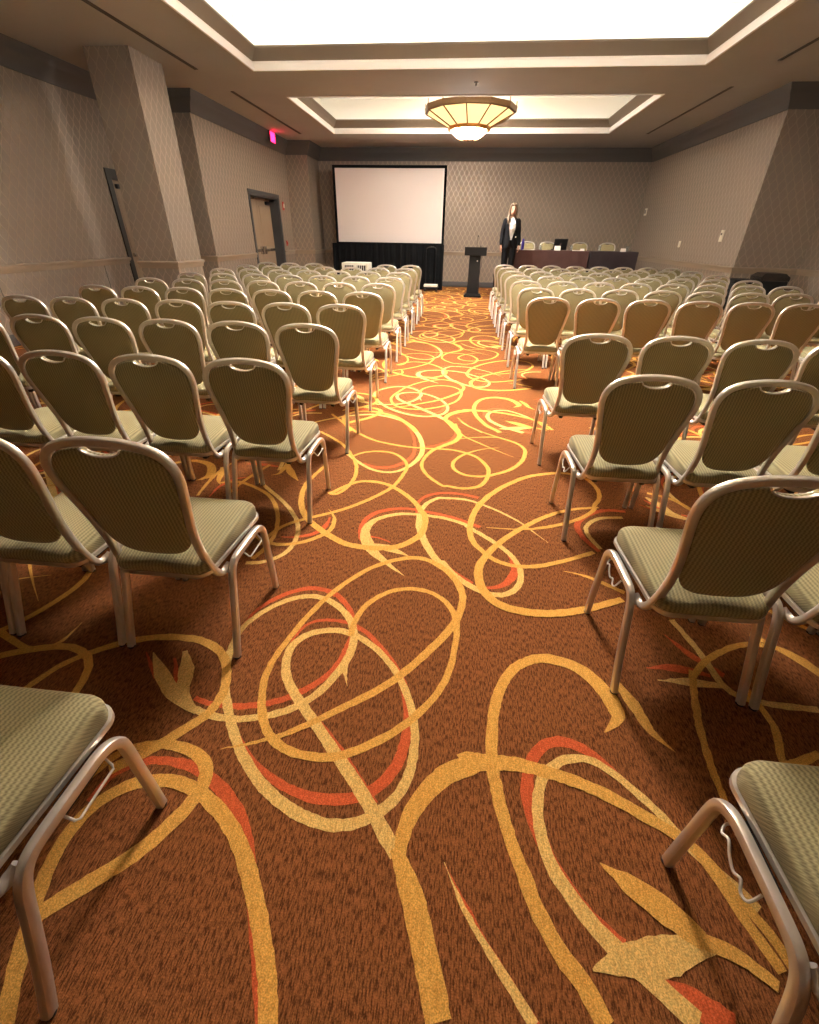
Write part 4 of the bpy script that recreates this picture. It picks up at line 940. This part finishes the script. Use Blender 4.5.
limb(bm, [(0, -.094, 1.632, .007), (0, -.108, 1.605, .010), (0, -.108, 1.592, .0125)], 8)      # nose
limb(bm, [(-.022, -.094, 1.563, .007), (0, -.1, 1.565, .009), (.022, -.094, 1.563, .007)], 8)   # lips
for s in (-1, 1):
    limb(bm, [(s*.074, .012, 1.575, .010), (s*.08, .018, 1.60, .013), (s*.078, .022, 1.625, .011)], 8)
    limb(bm, [(s*.085, .01, .86, .082), (s*.088, 0, .68, .072), (s*.082, -.005, .48, .052), (s*.082, .012, .34, .05), (s*.082, .02, .12, .034), (s*.082, .01, .07, .034)], 14)
    limb(bm, [(s*.082, .03, .04, .032), (s*.086, -.06, .035, .034), (s*.09, -.13, .022, .026)], 10, (1, .8))
armL = [(-.150, .01, 1.385, .05), (-.182, .012, 1.26, .043), (-.202, .02, 1.13, .037), (-.215, -.005, 1.01, .032), (-.225, -.035, .90, .023)]
armR = [(.150, .01, 1.385, .05), (.182, .015, 1.26, .043), (.202, .03, 1.13, .037), (.216, -.01, 1.0, .032), (.224, -.07, .89, .023)]
limb(bm, armL, 12); limb(bm, armR, 12)
hand(bm, (-.227, -.045, .875), (-.02, -.08, -1), (.25, -.97, 0), (1, .25, 0))
hand(bm, (.226, -.085, .865), (.02, -.2, -1), (-.25, -.97, 0), (-1, .25, 0))
body = applied(bm, 'body', M_skin, pt, voxel=.0055, smooth=4)
for s in (-1, 1):
    bm = bmesh.new(); limb(bm, [(s*.030-.008, -.088, 1.632, .006), (s*.030+.008, -.088, 1.632, .006)], 8); obj('eye', bm, M_doorframe, pt)
bm = bmesh.new(); limb(bm, [(-.02, -.108, 1.563, .0035), (0, -.111, 1.564, .005), (.02, -.108, 1.563, .0035)], 8); obj('lips', bm, mat('lip_colour', (176, 88, 84), .5), pt)
# trousers
bm = bmesh.new()
ell(bm, [(0, .01, .155, .11, .82), (0, .01, .172, .122, .90), (0, .005, .158, .112, 1.0), (0, 0, .14, .10, 1.06)])
for s in (-1, 1): limb(bm, [(s*.088, .01, .86, .098), (s*.092, .0, .66, .088), (s*.09, .0, .45, .078), (s*.09, .01, .25, .072), (s*.09, .01, .09, .07)], 16)
applied(bm, 'trousers', M_suit, pt, voxel=.010, smooth=3)
for s in (-1, 1):
    bm = bmesh.new(); limb(bm, [(s*.084, .05, .035, .038), (s*.088, -.06, .032, .040), (s*.092, -.15, .022, .030)], 12, (1, .85)); obj('shoe', bm, M_blackp, pt)
# blouse
bm = bmesh.new()
ell(bm, [(0, .0, .150, .112, .98), (0, -.002, .132, .102, 1.08), (0, -.012, .14, .115, 1.22), (0, -.005, .15, .112, 1.32), (0, .008, .13, .082, 1.40), (0, .012, .07, .062, 1.45)], 28)
applied(bm, 'blouse', M_blouse, pt, voxel=.009, smooth=2)
# blazer: open shell around the torso plus sleeves
bm = bmesh.new(); n = 40; rings_o = []; rings_i = []
for rx, ry, cy, z, gap in ((.205, .145, .005, .80, .50), (.195, .142, .005, .88, .25), (.178, .135, .0, .98, .12), (.158, .122, -.002, 1.08, .30), (.162, .132, -.008, 1.20, .52), (.172, .132, -.004, 1.30, .62), (.176, .112, .008, 1.38, .62), (.135, .085, .012, 1.43, .72), (.085, .07, .02, 1.465, .80)):
    ro = []; ri = []
    for k in range(n+1):
        a = -PI/2 + gap + (2*PI-2*gap)*k/n
        ro.append(V((rx*math.cos(a), cy+ry*math.sin(a), z))); ri.append(V(((rx-.008)*math.cos(a), cy+(ry-.008)*math.sin(a), z)))
    rings_o.append(ro); rings_i.append(ri)
Ro = [[bm.verts.new(p) for p in r] for r in rings_o]; Ri = [[bm.verts.new(p) for p in r] for r in rings_i]
for q in range(len(Ro)-1):
    for k in range(n):
        bm.faces.new((Ro[q][k], Ro[q][k+1], Ro[q+1][k+1], Ro[q+1][k])); bm.faces.new((Ri[q][k], Ri[q+1][k], Ri[q+1][k+1], Ri[q][k+1]))
    for k in (0, n): bm.faces.new((Ro[q][k], Ro[q+1][k], Ri[q+1][k], Ri[q][k]))
for q in (0, len(Ro)-1):
    for k in range(n): bm.faces.new((Ro[q][k], Ri[q][k], Ri[q][k+1], Ro[q][k+1]))
for arm in (armL, armR): limb(bm, [(x*(1.0), y, z, r+.019) for x, y, z, r in arm], 14)
bz = obj('blazer', bm, M_suit, pt)
for s in (-1, 1):       # lapels
    bm = bmesh.new()
    outer = [(s*.030, -.134, 1.0), (s*.085, -.140, 1.14), (s*.110, -.140, 1.26), (s*.110, -.125, 1.34), (s*.075, -.09, 1.42), (s*.05, -.05, 1.465)]
    inner = [(s*.020, -.134, 1.0), (s*.050, -.138, 1.10), (s*.078, -.142, 1.22), (s*.082, -.130, 1.32), (s*.062, -.10, 1.40), (s*.04, -.06, 1.46)]
    A = [bm.verts.new(p) for p in outer]; B = [bm.verts.new(p) for p in inner]
    A2 = [bm.verts.new(V(p)+V((0, .006, 0))) for p in outer]; B2 = [bm.verts.new(V(p)+V((0, .006, 0))) for p in inner]
    for i in range(5):
        for q in ((A, B), (B2, A2), (A2, A), (B, B2)): bm.faces.new((q[0][i], q[0][i+1], q[1][i+1], q[1][i]))
    obj('lapel', bm, M_suit, bz)
bm = bmesh.new(); box(bm, .095, .125, -.146, -.136, 1.035, 1.06, .004); obj('name_badge', bm, M_white2, bz)
# long hair falling over one shoulder
bm = bmesh.new()
ell(bm, [(0, .05, .05, .05, 1.50), (0, .042, .078, .072, 1.56), (0, .030, .090, .088, 1.62), (0, .018, .090, .100, 1.68), (0, .010, .078, .098, 1.725), (0, .01, .045, .06, 1.752), (0, .01, .01, .015, 1.76)], 24)
for s, pts in ((-1, [(-.055, -.058, 1.71, .030), (-.083, -.045, 1.63, .028), (-.09, -.04, 1.54, .033), (-.105, -.07, 1.46, .036), (-.110, -.108, 1.39, .034), (-.100, -.122, 1.33, .022)]),
               (1, [(.05, -.06, 1.712, .028), (.082, -.045, 1.64, .024), (.086, -.02, 1.56, .026), (.08, .02, 1.48, .03), (.07, .07, 1.40, .028)]),
               (0, [(-.02, .07, 1.6, .06), (-.03, .085, 1.48, .06), (-.03, .10, 1.38, .05)])):
    limb(bm, pts, 14, (1, .8))
hr = applied(bm, 'hair', M_hair, pt, voxel=.007, smooth=3)

# ------------------------------------------------------------ lamps
def area(name, loc, sx, sy, power, col, rot):
    d = bpy.data.lights.new(name, 'AREA'); d.shape = 'RECTANGLE'; d.size = sx; d.size_y = sy; d.energy = power; d.color = col
    o = bpy.data.objects.new(name, d); C.objects.link(o); o.location = loc; o.rotation_euler = rot; return o
WARM = (1.0, .88, .74); NEUT = (1.0, .97, .92)
def cove(tr, p, col):
    x0, x1, y0, y1 = tr; z = HC+.16
    tilt = math.radians(35)
    # emit upward and slightly inward over the tray ceiling
    area('cove_lamp', (x0-.18, (y0+y1)/2, z), .08, y1-y0, p*(y1-y0), col, (PI, -tilt, 0)).rotation_euler = (0, PI-tilt, 0)
    area('cove_lamp', (x1+.18, (y0+y1)/2, z), .08, y1-y0, p*(y1-y0), col, (0, PI+tilt, 0))
    area('cove_lamp', ((x0+x1)/2, y0-.18, z), x1-x0, .08, p*(x1-x0), col, (PI+tilt, 0, 0))
    area('cove_lamp', ((x0+x1)/2, y1+.18, z), x1-x0, .08, p*(x1-x0), col, (PI-tilt, 0, 0))
cove(TR[0], P_COVE0, NEUT); cove(TR[1], P_COVE1, (1, .95, .87)); cove(TR[2], P_COVE2, (1, .95, .87))
def bulb(loc, p, r=.15, col=WARM):
    d = bpy.data.lights.new('chandelier_bulb', 'POINT'); d.energy = p; d.shadow_soft_size = r; d.color = col
    o = bpy.data.objects.new('chandelier_bulb', d); C.objects.link(o); o.location = loc
bulb((-.06, 12.5, 3.72), P_B0); bulb((-.06, 5.3, 3.72), P_B1)
chandelier(5.3, 'round bronze chandelier in the large near ceiling tray', M_glow2s)['group'] = 'chandeliers in the ceiling trays'

w = bpy.data.worlds.new('world'); bpy.context.scene.world = w; w.use_nodes = True
w.node_tree.nodes['Background'].inputs[0].default_value = (1, .86, .7, 1); w.node_tree.nodes['Background'].inputs[1].default_value = .0

# ------------------------------------------------------------ camera
cam = bpy.data.cameras.new('camera'); co = bpy.data.objects.new('camera', cam); C.objects.link(co)
cam.sensor_fit = 'HORIZONTAL'; cam.sensor_width = 36; cam.lens = 36*447.4/819; cam.clip_start = .02; cam.clip_end = 100
p, y, r = (math.radians(a) for a in (31.79, 5.48, .976))
Zm = Matrix.Rotation(y, 3, 'Z')
f = Zm @ V((0, math.cos(p), -math.sin(p))); u = Zm @ V((0, math.sin(p), math.cos(p))); x = Zm @ V((1, 0, 0))
X = x*math.cos(r)+u*math.sin(r); U = -x*math.sin(r)+u*math.cos(r)
R = Matrix((X, U, -f)).transposed().to_4x4(); R.translation = V((0, 0, 1.44)); co.matrix_world = R
sc = bpy.context.scene; sc.camera = co
sc.view_settings.view_transform = 'Standard'; sc.view_settings.look = 'None'; sc.view_settings.gamma = 1
sc.view_settings.use_curve_mapping = False; sc.view_settings.exposure = EXPO
sc.cycles.use_denoising = True
sc.cycles.max_bounces = 8; sc.cycles.diffuse_bounces = 5; sc.cycles.sample_clamp_indirect = 8
